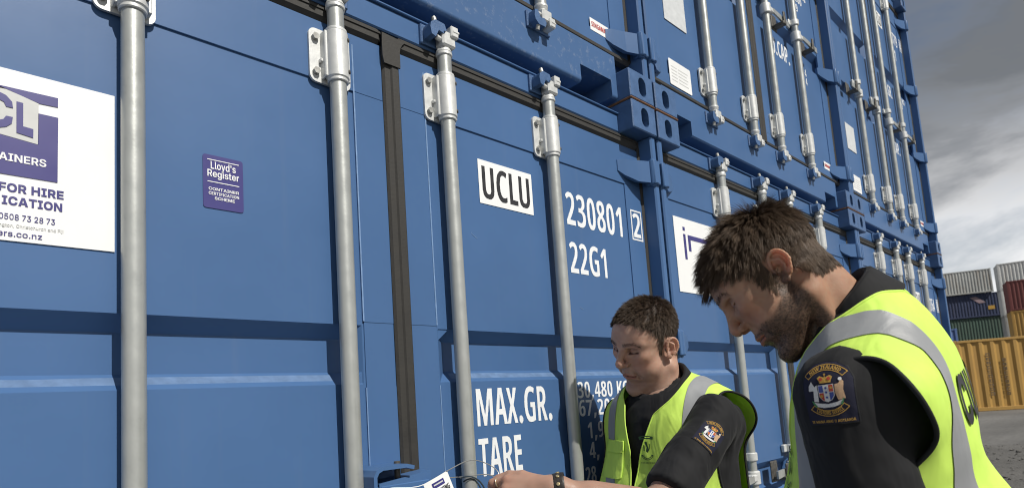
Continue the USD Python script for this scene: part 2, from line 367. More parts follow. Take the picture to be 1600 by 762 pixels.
def container(name, loc, label, category, paint, number, name_round=False):
    t = thing(name, loc, label=label, cat=category, group='blue containers stacked in a wall of door ends')
    # castings, posts, header, sill
    for sx in (-1, 1):
        for z in (0.0, 2.473):
            mm = CASTING.copy()
            if sx < 0: mm.apply_scale((-1, 1, 1)); mm.invert()
            mm.apply_translation((sx * (HW - 0.081), 0, z)); obj('corner_casting', mm, 'casting_paint', t)
            mm = mm.copy(); mm.apply_translation((0, 6.058 - 0.178, 0)); obj('corner_casting', mm, 'casting_paint', t)
        a, b = sorted((sx * HW, sx * (HW - 0.036)))
        obj('corner_post', cat(bx(a + .003, b, 0.012, 0.125, 0.116, 2.475, 0.006), bx(*sorted((sx * (HW - 0.003), sx * (HW - 0.15))), 0.118, 0.165, 0.116, 2.475, 0.004)), paint, t)
        a, b = sorted((sx * (HW - 0.003), sx * (HW - 0.10)))
        obj('corner_post', bx(a, b, 5.95, 6.05, 0.116, 2.475, 0.01), paint, t)
    obj('header', cat(bx(-HW + 0.162, HW - 0.162, 0.071, 0.17, 2.476, 2.5475, 0.004), bx(-HW + 0.162, HW - 0.162, 0.063, 0.17, 2.547, 2.554, 0.002)), paint, t)
    sill = bx(-HW + 0.162, HW - 0.162, 0.060, 0.24, 0.006, 0.186, 0.006)
    if name_round:
        sill = hull([(x, 0.24, z) for x in (-1.057, 1.057) for z in (0.006, 0.186)] + [(x, 0.062, 0.186) for x in (-1.057, 1.057)] + [(x, 0.060 + 0.014 - 0.014 * math.cos(a), 0.020 - 0.014 * math.sin(a)) for x in (-1.057, 1.057) for a in np.linspace(0, math.pi / 2, 9)])
    sill = minus(sill, *[bx(*sorted((s * 0.832, s * 1.02)), 0.0, 0.50, -0.01, 0.077) for s in (-1, 1)])
    obj('sill', sill, 'blue_paint_worn' if name_round else paint, t)
    # the doors
    for s, dn in ((-1, 'left'), (1, 'right')):
        xo, xi = s * (HW - 0.045), s * 0.026
        x0, x1 = sorted((xo, xi)); r0, r1 = sorted((s * (HW - 0.105), s * 0.115))
        d = obj('door', door_panel(x0, x1, r0, r1), paint, t, smooth=25)
        # raised frame of the leaf: two stiles, top and bottom rail
        st = 0.0036
        e0, e1 = sorted((s * 0.026, s * 0.112)); f0, f1 = sorted((xo, s * (HW - 0.150)))
        obj('stile', cat(bx(e0, e1, DY, DY + 0.012, RECESS[0][1] + 0.006, 2.2705), bx(e0, e1, DY, DY + 0.012, RECESS[1][1] + 0.006, RECESS[0][0] - 0.006), bx(e0, e1, DY, DY + 0.012, 0.2745, RECESS[1][0] - 0.006),
                         bx(e0, e1, DY + 0.0012, DY + 0.010, RECESS[0][0] - 0.02, RECESS[0][1] + 0.02), bx(e0, e1, DY + 0.0012, DY + 0.010, RECESS[1][0] - 0.02, RECESS[1][1] + 0.02)), paint, d, smooth=False)
        obj('stile', bx(f0, f1, DY, DY + 0.012, 0.275, 2.27), paint, d, smooth=False)
        obj('top_rail', bx(x0, x1, DY - 0.0006, DY + 0.012, 2.271, ZD1, 0.0012), paint, d, smooth=False)
        obj('bottom_rail', bx(x0, x1, DY - 0.0006, DY + 0.012, ZD0, 0.274, 0.0012), paint, d, smooth=False)
        obj('weld_seam', cat(bx(s * 0.1135 - 0.0018, s * 0.1135 + 0.0018, DY - 0.0014, DY + 0.004, 1.67, 2.40), bx(s * 0.1135 - 0.0012, s * 0.1135 + 0.0012, DY - 0.001, DY + 0.004, 1.10, 1.505)), 'seam_shine', d, smooth=False)
        # sunlit highlight painted as a lighter strip on the lower recess slope
        highlight_pts = []
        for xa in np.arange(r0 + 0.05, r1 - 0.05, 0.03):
            highlight_pts.append((xa, 0.0105 + 0.004 * meshkit.noise(np.array([xa * 9, 1.0, loc[2]])), -0.0115 - 0.004 * meshkit.noise(np.array([xa * 7, 5.0, loc[2]]))))
        dm = ext(Polygon([(p[0], p[1]) for p in highlight_pts] + [(p[0], p[2]) for p in highlight_pts[::-1]]), 0.0005); dm.apply_transform(WALL)
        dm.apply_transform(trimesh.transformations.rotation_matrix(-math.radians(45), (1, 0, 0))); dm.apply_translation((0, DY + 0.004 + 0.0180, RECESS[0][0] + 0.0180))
        obj('ledge_highlight', dm, 'ledge_highlight', d, smooth=False)
        # rubber gasket all round
        g = 0.0
        if s > 0:
            obj('gasket', cat(bx(-0.026, 0.026, DY - 0.008, DY + 0.03, ZD0 - 0.02, ZD1 + 0.006, 0.006), bx(-0.004, 0.0255, DY - 0.0125, DY + 0.01, ZD0 - 0.02, ZD1 + 0.002, 0.005)), 'rubber', d)
            flap = Polygon([(-0.029, 0.016), (0.046, 0.012), (0.036, 0.002), (0.029, -0.010), (0.0262, -0.024), (0.0258, -0.07), (-0.0258, -0.07), (-0.030, -0.050), (-0.0305, -0.02)])
            obj('gasket', on_wall(ext(flap, 0.005), 0, DY - 0.0115, ZD1 + 0.016), 'rubber', d, smooth=False)
        obj('gasket', cat(bx(x0, x1, DY - 0.010, DY + 0.03, ZD1, 2.4755, 0.010), bx(x0, x1, DY - 0.013, DY + 0.01, ZD1 + 0.026, 2.462, 0.006)), 'rubber', d)
        obj('gasket', bx(x0, x1, DY - 0.011, DY + 0.03, 0.1865, ZD0 - 0.001, 0.008), 'rubber', d)
        obj('gasket', bx(*sorted((xo + s * 0.0005, xo + s * 0.036)), DY - 0.006, DY + 0.03, ZD0 - 0.012, 2.470, 0.006), 'rubber', d)
        for hz in (0.262, 0.96, 1.64, 2.322):
            hinge(s, hz, t)
    # thin scratches in the paint
    rs = np.random.default_rng(int(abs(loc[0]) * 91 + loc[2] * 7))
    for _ in range(5):
        x, z, a, l = rs.uniform(-1.0, 1.0), rs.uniform(1.72, 2.22), rs.uniform(0, math.pi), rs.uniform(0.008, 0.025)
        ln = LineString([(x + l * q * math.cos(a) + 0.006 * math.sin(q * 3 + a), z + l * q * math.sin(a)) for q in np.linspace(0, 1, 6)]).buffer(rs.uniform(0.0004, 0.0009), cap_style=2)
        if abs(x) > 0.13 and abs(abs(x) - P1) > 0.04 and abs(abs(x) - P2) > 0.04:
            obj('scratch', flat(ln, 0, YP + 0.0004, 0, 0.0006), 'seam_shine', t, smooth=False)
    # locking bars
    for k, (x, side) in enumerate(((-P2, -1), (-P1, -1), (P1, 1), (P2, 1))):
        b = thing('locking_bar', (x, 0, 0), parent=t)
        obj('rod', cat(cyl((0, YB, 0.165), (0, YB, 2.467), 0.0208, 28)), 'galvanised', b)
        guide_bracket(2.330, b, True); guide_bracket(0.330, b, False)
        cam_end(2.512, b, True); cam_end(0.148, b, False)
        hub(1.045, b, side)
        keeper(x, 2.512, t, True); keeper(x, 0.140, t, False)
    # body behind the doors
    xs = []; x = 0.06
    n = 22; L = 5.9; prof = []
    for i in range(n):
        y = 0.16 + i * L / n; w = L / n
        prof += [(0, y), (0, y + w * .25), (-0.036, y + w * .5), (-0.036, y + w * .75)]
    prof.append((0, 6.0))
    for s in (-1, 1):
        v = [(s * (HW - 0.012 + p[0]), p[1], z) for p in prof for z in (0.12, 2.50)]
        f = []
        for i in range(len(prof) - 1):
            f += [[2 * i, 2 * i + 2, 2 * i + 3], [2 * i, 2 * i + 3, 2 * i + 1]]
        obj('side_wall', trimesh.Trimesh(v, f, process=False), paint, t, smooth=False)
        obj('bottom_rail', bx(*sorted((s * (HW - 0.06), s * (HW - 0.002))), 0.178, 5.88, 0.012, 0.15), paint, t, smooth=False)
    obj('roof', bx(-HW + 0.01, HW - 0.01, 0.165, 6.0, 2.50, 2.575, 0.01), paint, t)
    obj('end_wall', bx(-HW + 0.06, HW - 0.06, 5.98, 6.02, 0.12, 2.50), paint, t)
    obj('floor', bx(-HW + 0.03, HW - 0.03, 0.2, 5.98, 0.12, 0.15), 'plank_floor', t)
    if loc[2] > 0:
        for s in (-1, 1):
            obj('twist_lock', bx(s * (HW - 0.081) - 0.083, s * (HW - 0.081) + 0.083, -0.002, 0.17, -0.0085, 0.0005, 0.003), 'rust', t)
    markings(t, number)
    return t

def letters(par, s, x, z, h, width=None, material='letter_white', name='lettering', y=DY + 0.0036, bold=True, sx=None, label=None, font='narrow', weight=None):
    m = text(s, h, width, bold, sx, font=font, weight=weight)
    return obj(name, on_wall(m, x, y, z), material, par, smooth=False, label=label)

YP = DY + 0.0034          # surface of the pressed sheet
def markings(t, number):
    c = HW    # positions were measured from the container's right edge
    if number:
        s = obj('owner_sign', flat(sbox(-0.914 + c, 2.053, -0.680 + c, 2.192), 0, YP, 0), 'sticker_white', t, smooth=False)
        letters(s, 'UCLU', -0.900 + c, 2.072, 0.100, 0.206, 'letter_black', y=YP - 0.0012)
        letters(t, number[0], -0.512 + c, 2.052, 0.116, 0.326)
        fr = sbox(-0.128 + c, 2.050, -0.056 + c, 2.172).difference(sbox(-0.122 + c, 2.056, -0.062 + c, 2.166))
        obj('check_digit_frame', flat(fr, 0, DY - 0.0004, 0, 0.0008), 'letter_white', t, smooth=False)
        letters(t, number[1], -0.116 + c, 2.062, 0.096, 0.048, y=DY - 0.0004)
        letters(t, '22G1', -0.512 + c, 1.880, 0.108, 0.206)
        letters(t, 'MAX.GR.', -0.978 + c, 1.386, 0.106, 0.315)
        letters(t, 'TARE', -0.980 + c, 1.245, 0.104, 0.170)
        letters(t, 'CU.CAP.', -0.980 + c, 0.845, 0.104, 0.315)
        for w, z, x1 in (('30,480 KG', 1.449, -0.237), ('67,200', 1.388, -0.320)):
            letters(t, w, -0.527 + c, z, 0.053, x1 + 0.527)
        letters(t, '1,9', -0.490 + c, 1.312, 0.053, 0.085); letters(t, '4,', -0.490 + c, 1.245, 0.053, 0.05)
        letters(t, '28', -0.520 + c, 1.165, 0.053, 0.055)
        for z in (0.80, 0.86):
            letters(t, '28', -0.50 + c, z, 0.05, 0.055); letters(t, '4', -0.42 + c, z, 0.05, 0.024)
    # maker's plate with a line of red lettering by the lower right hinge
    s = obj('maker_plate', flat(sbox(-0.284 + c, 0.262, -0.166 + c, 0.312), 0, DY - 0.0008, 0, 0.001), 'sticker_white', t, smooth=False)
    letters(s, 'SINGAMAS', -0.276 + c, 0.278, 0.020, 0.10, 'red_print', y=DY - 0.002)
    # data plates on the left door
    obj('data_plate', flat(rrect(-0.945, 0.545, -0.752, 0.745, 0.004), 0, YP, 0, 0.003), 'plate_metal', t, smooth=False)
    s = obj('approval_plate', flat(rrect(-0.957, 0.226, -0.768, 0.350, 0.008), 0, DY - 0.002, 0, 0.002), 'sticker_white', t, smooth=False)
    for i, z in enumerate((0.250, 0.266, 0.282, 0.298, 0.314)):
        obj('print_line', cat(*[flat(sbox(x, z, x + w, z + 0.005), 0, DY - 0.0036, 0, 0.0006) for x, w in ((-0.94, 0.05), (-0.88, 0.085 - 0.01 * (i % 2)))]), 'grey_print', s, smooth=False)

ZR = 2.5995
XA, XB, XC = -HW, PITCH - HW, 2 * PITCH - HW - 0.012
KIND = 'shipping container'
A1 = container('shipping_container', (XA, 0, 0), 'blue container with the large white hire sign and the door being sealed', KIND, 'blue_paint', ('230801', '2'))
B1 = container('shipping_container', (XB, 0, 0), 'blue container in the lower row whose white sign is half hidden by hair', KIND, 'blue_paint', None)
C1 = container('shipping_container', (XC, 0, 0), 'blue container at the far end of the lower row, above the shoulder', KIND, 'blue_paint', ('230764', '8'))
A2 = container('shipping_container', (XA, 0, ZR), 'blue container at the top edge whose scuffed sill and door foot alone show', KIND, 'blue_paint_upper', ('230652', '1'), True)
B2 = container('shipping_container', (XB, 0, ZR), 'blue container at the middle of the upper row, white capacity lettering', KIND, 'blue_paint_upper', ('230817', '5'))
C2 = container('shipping_container', (XC, 0, ZR), 'blue container at the far end of the upper row, against the sky', KIND, 'blue_paint_upper', ('230779', '4'))

# ---- the hire sign on the first door (positions along the wall; x from the right edge of the container)
c = HW
sg = obj('hire_sign', flat(sbox(-2.36 + c, 1.778, -1.8645 + c, 2.091), 0, YP, 0, 0.002), 'sticker_white', A1, smooth=False, label='white hire sign with a dark blue logo')
YS = YP - 0.0022
def P(*q):
    return Polygon([(x + c, z) for x, z in q])
obj('logo', cat(flat(P((-2.255, 2.052), (-2.045, 2.0565), (-1.955, 2.058), (-1.955, 2.040), (-1.984, 2.039), (-1.984, 2.0395), (-2.030, 2.0515)), 0, YS, 0),
                flat(P((-2.255, 1.896), (-1.9545, 1.896), (-1.9545, 2.020), (-1.984, 2.020), (-1.984, 1.960), (-2.040, 1.9665), (-2.255, 1.990)), 0, YS, 0)), 'navy_print', sg, smooth=False)
obj('logo', flat(P((-1.9835, 2.0385), (-1.9835, 1.961), (-2.036, 1.967), (-2.20, 1.985), (-2.20, 2.088), (-2.036, 2.054)), 0, YS, 0), 'grey_print', sg, smooth=False)
obj('logo', cat(flat(P((-2.0155, 2.033), (-2.006, 2.0325), (-2.0055, 1.989), (-1.991, 1.9875), (-1.991, 1.971), (-2.0148, 1.975)), 0, YS - 0.0013, 0),
                flat(Polygon([(x + c, z) for x, z in [(-2.020 - 0.0 , 2.019), (-2.0215, 2.030), (-2.030, 2.040), (-2.041, 2.044), (-2.056, 2.040), (-2.065, 2.020), (-2.065, 2.000), (-2.056, 1.982), (-2.041, 1.977), (-2.029, 1.982), (-2.0215, 1.990), (-2.020, 2.002), (-2.0295, 2.002), (-2.033, 1.995), (-2.041, 1.991), (-2.049, 1.996), (-2.054, 2.004), (-2.054, 2.018), (-2.049, 2.026), (-2.041, 2.030), (-2.033, 2.027), (-2.0295, 2.019)]]), 0, YS - 0.0013, 0),
                flat(P((-2.13, 2.05), (-2.118, 2.05), (-2.118, 2.0), (-2.108, 1.992), (-2.098, 2.0), (-2.098, 2.05), (-2.086, 2.05), (-2.086, 1.992), (-2.096, 1.98), (-2.12, 1.98), (-2.13, 1.992)), 0, YS - 0.0013, 0)), 'navy_print', sg, smooth=False)
letters(sg, 'CONTAINERS', -2.0895 + c, 1.9205, 0.0140, 0.118, 'sticker_white', y=YS - 0.0013, font='wide', weight=700)
letters(sg, 'FOR HIRE', -2.0375 + c, 1.8655, 0.0155, 0.0925, 'navy_print', y=YS, font='wide', weight=800)
letters(sg, 'ICATION', -2.033 + c, 1.8420, 0.0155, 0.086, 'navy_print', y=YS, font='wide', weight=800)
letters(sg, '0508 73 28 73', -2.0365 + c, 1.8155, 0.0105, 0.079, 'navy_print', y=YS, font='wide', weight=500)
letters(sg, 'ngton, Christchurch and Fiji', -2.036 + c, 1.8025, 0.0056, 0.091, 'grey_print', y=YS, font='wide', weight=500)
letters(sg, 'ers.co.nz', -2.038 + c, 1.7855, 0.0105, 0.062, 'navy_print', y=YS, font='wide', weight=500)
# ---- certification sticker
sk = obj('certification_sticker', flat(rrect(-1.703 + c, 1.897, -1.619 + c, 2.015, 0.006), 0, YP, 0), 'navy_print', A1, smooth=False, label='small dark blue certification sticker')
YS2 = YP - 0.0014
obj('print_line', cat(flat(sbox(-1.694 + c, 2.0035, -1.628 + c, 2.0052), 0, YS2, 0, 0.0006), flat(sbox(-1.694 + c, 1.9545, -1.628 + c, 1.9562), 0, YS2, 0, 0.0006)), 'sticker_white', sk, smooth=False)
letters(sk, "Lloyd's", -1.687 + c, 1.984, 0.0165, 0.052, 'sticker_white', y=YS2, font='wide', weight=600)
letters(sk, 'Register', -1.694 + c, 1.9665, 0.0155, 0.066, 'sticker_white', y=YS2, font='wide', weight=600)
letters(sk, 'CONTAINER', -1.692 + c, 1.9365, 0.0065, 0.063, 'sticker_white', y=YS2, font='wide', weight=600)
letters(sk, 'CERTIFICATION', -1.692 + c, 1.9265, 0.0065, 0.063, 'sticker_white', y=YS2, font='wide', weight=600)
letters(sk, 'SCHEME', -1.680 + c, 1.9165, 0.0065, 0.042, 'sticker_white', y=YS2, font='wide', weight=600)
# ---- the sign on the second container
c2 = -(PITCH - HW)
sb = obj('hire_sign', flat(sbox(0.192 + c2, 1.872, 0.60 + c2, 2.203), 0, YP, 0, 0.002), 'sticker_white', B1, smooth=False, label='white sign with dark blue print')
obj('logo', cat(flat(sbox(0.262 + c2, 2.148, 0.280 + c2, 2.164), 0, YS, 0), flat(sbox(0.262 + c2, 2.02, 0.280 + c2, 2.132), 0, YS, 0),
    flat(Polygon([(0.30 + c2, 2.06), (0.30 + c2, 2.132), (0.56 + c2, 2.132), (0.56 + c2, 2.112), (0.32 + c2, 2.112), (0.32 + c2, 2.06)]), 0, YS, 0)), 'navy_print', sb, smooth=False)

# ---- lock box round the door handles of the first container: bent strap and the lever in it
lx = -1.37 + HW
strap = LineString([(-0.026, -0.16), (-0.026, -0.018), (-0.019, -0.006), (-0.006, 0.0), (0.060, 0.0), (0.082, -0.006)]).buffer(0.0045, cap_style=2, join_style=1)
st = on_wall(ext(strap, 0.085), lx + 0.026, DY, 1.312)
obj('lock_box', cat(st, bx(lx + 0.020, lx + 0.17, 0.010, DY, 1.16, 1.276, 0.008),
    hull([(lx + 0.022, y, 1.276) for y in (0.012, 0.07)] + [(lx + 0.17, y, 1.292) for y in (0.012, 0.07)] + [(lx + 0.022, y, 1.25) for y in (0.012, 0.07)] + [(lx + 0.17, y, 1.25) for y in (0.012, 0.07)])), 'blue_paint', A1, smooth=35, label='blue bent steel box over the door handle')
obj('lock_pin', cyl((lx + 0.088, 0.035, 1.27), (lx + 0.088, 0.035, 1.322), 0.0075, 12), 'greasy_steel', A1)
# ================================================================= people
from scipy.ndimage import map_coordinates
from scipy.interpolate import LinearNDInterpolator
from scipy.spatial import cKDTree

def iso(fn, lo, hi, h):
    """the surface fn = 0 on a grid of step h (surface nets), as vertices and triangles"""
    lo, hi = np.asarray(lo, float), np.asarray(hi, float)
    n = np.ceil((hi - lo) / h).astype(int) + 1
    ax = [lo[k] + h * np.arange(n[k]) for k in range(3)]
    X, Y, Z = np.meshgrid(*[a.astype(np.float32) for a in ax], indexing='ij')
    F = fn(X, Y, Z).astype(np.float32)
    del X, Y, Z
    S = F < 0
    c = [(i, j, k) for i in (0, 1) for j in (0, 1) for k in (0, 1)]
    sl = lambda A, o: A[o[0]:A.shape[0] - 1 + o[0], o[1]:A.shape[1] - 1 + o[1], o[2]:A.shape[2] - 1 + o[2]]
    cnt = sum(sl(S, o).astype(np.int8) for o in c)
    act = (cnt > 0) & (cnt < 8)
    idx = -np.ones(act.shape, np.int64); cells = np.argwhere(act); idx[act] = np.arange(len(cells))
    acc = np.zeros((len(cells), 3)); num = np.zeros(len(cells))
    for a in c:
        for k in range(3):
            if a[k] == 0:
                b = list(a); b[k] = 1
                fa = F[cells[:, 0] + a[0], cells[:, 1] + a[1], cells[:, 2] + a[2]]; fb = F[cells[:, 0] + b[0], cells[:, 1] + b[1], cells[:, 2] + b[2]]
                m = (fa < 0) != (fb < 0); t = fa[m] / (fa[m] - fb[m])
                p = np.tile(np.array(a, float), (m.sum(), 1)); p[:, k] += t
                acc[m] += p; num[m] += 1
    v = (cells + acc / num[:, None])
    faces = []
    for k in range(3):
        o = [0, 0, 0]; o[k] = 1
        A = S[:S.shape[0] - o[0], :S.shape[1] - o[1], :S.shape[2] - o[2]]; B = S[o[0]:, o[1]:, o[2]:]
        e = np.argwhere(A != B); k1, k2 = (k + 1) % 3, (k + 2) % 3
        e = e[(e[:, k1] > 0) & (e[:, k2] > 0) & (e[:, k1] < S.shape[k1] - 1) & (e[:, k2] < S.shape[k2] - 1)]
        def cell(d1, d2):
            q = e.copy(); q[:, k1] -= d1; q[:, k2] -= d2; return idx[q[:, 0], q[:, 1], q[:, 2]]
        q = np.stack([cell(1, 1), cell(0, 1), cell(0, 0), cell(1, 0)], 1)
        ins = S[e[:, 0], e[:, 1], e[:, 2]]
        q[~ins] = q[~ins][:, ::-1]
        faces.append(q)
    q = np.concatenate(faces); f = np.vstack([q[:, [0, 1, 2]], q[:, [0, 2, 3]]])
    G = np.gradient(F)
    for _ in range(2):                                            # pull the vertices onto the surface
        d = map_coordinates(F, v.T, order=1); g = np.stack([map_coordinates(G[k], v.T, order=1) for k in range(3)], 1)
        v = v - np.clip(d / np.maximum((g * g).sum(1), 1e-9), -0.6, 0.6)[:, None] * g
    return trimesh.Trimesh(lo + v * h, f, process=False)

def smin(a, b, k):
    h = np.clip(0.5 + 0.5 * (b - a) / k, 0, 1); return b + (a - b) * h - k * h * (1 - h)
def smax(a, b, k):
    return -smin(-a, -b, k)
def ell(X, Y, Z, c, r):
    x, y, z = (X - c[0]), (Y - c[1]), (Z - c[2])
    k0 = np.sqrt((x / r[0]) ** 2 + (y / r[1]) ** 2 + (z / r[2]) ** 2); k1 = np.sqrt((x / r[0] ** 2) ** 2 + (y / r[1] ** 2) ** 2 + (z / r[2] ** 2) ** 2)
    return k0 * (k0 - 1) / np.maximum(k1, 1e-6)
def cone(X, Y, Z, a, b, ra, rb=None):
    rb = ra if rb is None else rb
    a, b = np.asarray(a, float), np.asarray(b, float); d = b - a; L = max(d @ d, 1e-12)
    t = np.clip(((X - a[0]) * d[0] + (Y - a[1]) * d[1] + (Z - a[2]) * d[2]) / L, 0, 1)
    return np.sqrt((X - a[0] - t * d[0]) ** 2 + (Y - a[1] - t * d[1]) ** 2 + (Z - a[2] - t * d[2]) ** 2) - (ra + (rb - ra) * t)
def chain(X, Y, Z, pts, rs, k=0.006):
    d = None
    for i in range(len(pts) - 1):
        c = cone(X, Y, Z, pts[i], pts[i + 1], rs[i], rs[i + 1]); d = c if d is None else smin(d, c, k)
    return d

def frame(az, pitch, roll=0.0):
    """columns: forward, left, up"""
    az, pitch, roll = map(math.radians, (az, pitch, roll))
    fw = np.array([math.cos(az) * math.cos(pitch), math.sin(az) * math.cos(pitch), -math.sin(pitch)])
    lf = np.array([-math.sin(az), math.cos(az), 0.0]); up = np.cross(fw, lf)
    return np.stack([fw, math.cos(roll) * lf + math.sin(roll) * up, -math.sin(roll) * lf + math.cos(roll) * up], 1)

# ---------------------------------------------------------------- head
def head_sdf(X, Y, Z, full=0.0, neck=None, nr=0.056, es=1.0, nose=0.0, jaw=0.0):
    """head with its face; x forward, y left, z up, 0 between the ear canals"""
    A = np.abs(Y)
    d = ell(X, Y, Z, (-0.006, 0, 0.047), (0.097, 0.077, 0.084))
    d = smin(d, ell(X, Y, Z, (0.044, 0, 0.035), (0.051, 0.064, 0.062)), 0.03)
    d = smin(d, ell(X, Y, Z, (0.040, 0, -0.028), (0.053, 0.055 + full * .6, 0.062)), 0.03)
    d = smin(d, cone(X, A, Z, (-0.004, 0.052 + jaw * .6, -0.056 - jaw * .5), (0.070, 0.020, -0.098 - jaw * .4), 0.017 + jaw * .4, 0.0175), 0.015)
    d = smin(d, ell(X, Y, Z, (0.0775 + jaw * .3, 0, -0.100 - jaw * .4), (0.0195, 0.0240 + jaw * .2, 0.0190)), 0.012)
    d = smin(d, ell(X, A, Z, (0.046, 0.040, -0.045), (0.034, 0.021 + full, 0.034)), 0.022)
    d = smin(d, ell(X, A, Z, (0.062, 0.046, 0.000), (0.021, 0.016, 0.013)), 0.02)
    if neck is not None:
        d = smin(d, cone(X, Y, Z, (-0.030, 0, -0.020), neck, nr, nr * 1.10), 0.018)
        # the two long muscles from behind the ears to the collar bone, and the throat
        fr = np.asarray(neck, float)
        d = smin(d, cone(X, A, Z, (-0.030, 0.055, -0.035), (fr[0] + 0.045, 0.022, fr[2]), 0.012, 0.013), 0.022)
        d = smin(d, cone(X, Y, Z, (0.040, 0, -0.085), (fr[0] + 0.050, 0, fr[2] + 0.01), 0.022, 0.025), 0.020)
    # brow, sockets, lids
    d = smin(d, cone(X, A, Z, (0.0880, 0.012, 0.0395), (0.069, 0.050, 0.0385), 0.0100, 0.0088), 0.011)
    d = smax(d, -ell(X, A, Z, (0.0975, 0.0310, 0.0190), (0.0235, 0.0175, 0.0118)), 0.010)
    d = smin(d, cone(X, A, Z, (0.0735, 0.0315, 0.0195), (0.0735, 0.0315, 0.0195), 0.0145), 0.0035)
    d = smax(d, -cone(X, A, Z, (0.0915, 0.0205, 0.0275), (0.0820, 0.0455, 0.0265), 0.0022, 0.0022), 0.004)
    d = smin(d, cone(X, A, Z, (0.0885, 0.021, 0.0105), (0.0800, 0.0445, 0.0125), 0.0030, 0.0025), 0.006)
    d = smax(d, -cone(X, A, Z, (0.0900, 0.0195, 0.0145), (0.0805, 0.0450, 0.0165), 0.0014, 0.0014), 0.002)
    # nose
    d = smin(d, cone(X, Y, Z, (0.0905, 0, 0.034), (0.1125 + nose, 0, -0.006), 0.0070, 0.0090 + nose * .3), 0.010)
    d = smin(d, cone(X, A, Z, (0.1115 + nose, 0.003, -0.0130), (0.1115 + nose, 0.003, -0.0130), 0.0095 + nose * .3), 0.007)
    d = smin(d, ell(X, A, Z, (0.0990, 0.0125 + nose * .3, -0.0175), (0.0115, 0.0070, 0.0078)), 0.004)
    d = smax(d, -ell(X, A, Z, (0.1040, 0.0062, -0.0245), (0.0060, 0.0034, 0.0050)), 0.003)
    # mouth
    d = smin(d, ell(X, Y, Z, (0.079, 0, -0.054), (0.0200, 0.030, 0.024)), 0.016)
    d = smax(d, -cone(X, A, Z, (0.1035, 0, -0.031), (0.1015, 0, -0.043), 0.0035, 0.0040), 0.006)
    d = smin(d, cone(X, A, Z, (0.0965, 0.004, -0.0470), (0.0860, 0.0225, -0.0535), 0.0052, 0.0030), 0.006)
    d = smin(d, cone(X, A, Z, (0.0955, 0.0, -0.0600), (0.0860, 0.0190, -0.0560), 0.0062, 0.0034), 0.006)
    d = smax(d, -cone(X, A, Z, (0.1035, 0, -0.0530), (0.0900, 0.0250, -0.0555), 0.0019, 0.0014), 0.003)
    d = smax(d, -cone(X, A, Z, (0.0990, 0, -0.0725), (0.0940, 0.013, -0.0720), 0.0040, 0.003), 0.010)
    d = smax(d, -cone(X, A, Z, (0.0985, 0.0195, -0.022), (0.083, 0.0340, -0.0600), 0.0030, 0.0034), 0.008)
    # ear: dish, rim, inner fold, lobe
    ca, sa = math.cos(0.22), math.sin(0.22)
    u = ((X + 0.002) * ca + (Z - 0.001) * sa) / es; w = (-(X + 0.002) * sa + (Z - 0.001) * ca) / es          # u forward, w up, both in the plane of the ear
    o = (A - 0.073) / es + (u - 0.010) * 0.42                                                        # distance out of that plane: the back edge stands off
    e = ell(u, o, w, (-0.0075, 0.000, 0.003), (0.0175, 0.0042, 0.0305))
    a_ = np.linspace(-0.5, 4.35, 15)
    rim = [(-0.0075 + 0.0165 * math.cos(t) * (1.0 if math.sin(t) > -.2 else .86), 0.0062, 0.0045 + 0.0265 * math.sin(t)) for t in a_]
    e = smin(e, chain(u, o, w, rim, [0.0036] * len(rim), 0.002), 0.0025)
    e = smin(e, ell(u, o, w, (0.0005, 0.003, -0.0265), (0.0085, 0.0045, 0.0090)), 0.005)
    e = smin(e, chain(u, o, w, [(0.000, 0.004, 0.018), (-0.0105, 0.0055, 0.011), (-0.0135, 0.006, -0.004), (-0.006, 0.005, -0.017)], [0.0032] * 4, 0.003), 0.0025)
    e = smax(e, -ell(u, o, w, (-0.0005, 0.0085, -0.0030), (0.0085, 0.0125, 0.0110)), 0.003)
    e = smax(e, -chain(u, o, w, [(-0.001, 0.0065, 0.0235), (-0.0125, 0.0065, 0.0190), (-0.0185, 0.0065, 0.0060), (-0.0160, 0.0065, -0.0080)], [0.0022] * 4, 0.002), 0.002)
    e = smin(e, ell(u, o, w, (0.0095, 0.004, -0.0040), (0.0040, 0.0040, 0.0060)), 0.003)
    return smin(d, e * es, 0.006)

def hair_line(P, low_nape=-0.062, front=0.084, burn=-0.014, temple=0.0):
    """> 0 where the scalp carries hair"""
    x, y, z = P.T
    zl = np.interp(x, [-0.12, -0.085, -0.045, -0.030, -0.022, -0.014, 0.004, 0.008, 0.010, 0.024, 0.029, 0.040, 0.060, 0.078, 0.1], [low_nape, low_nape, -0.048, -0.030, 0.010, 0.034, 0.038, 0.020, burn, burn, 0.028 + temple, 0.042 + temple, 0.064 + temple, front, front])
    return z - zl

def smooth01(t):
    t = np.clip(t, 0, 1); return t * t * (3 - 2 * t)

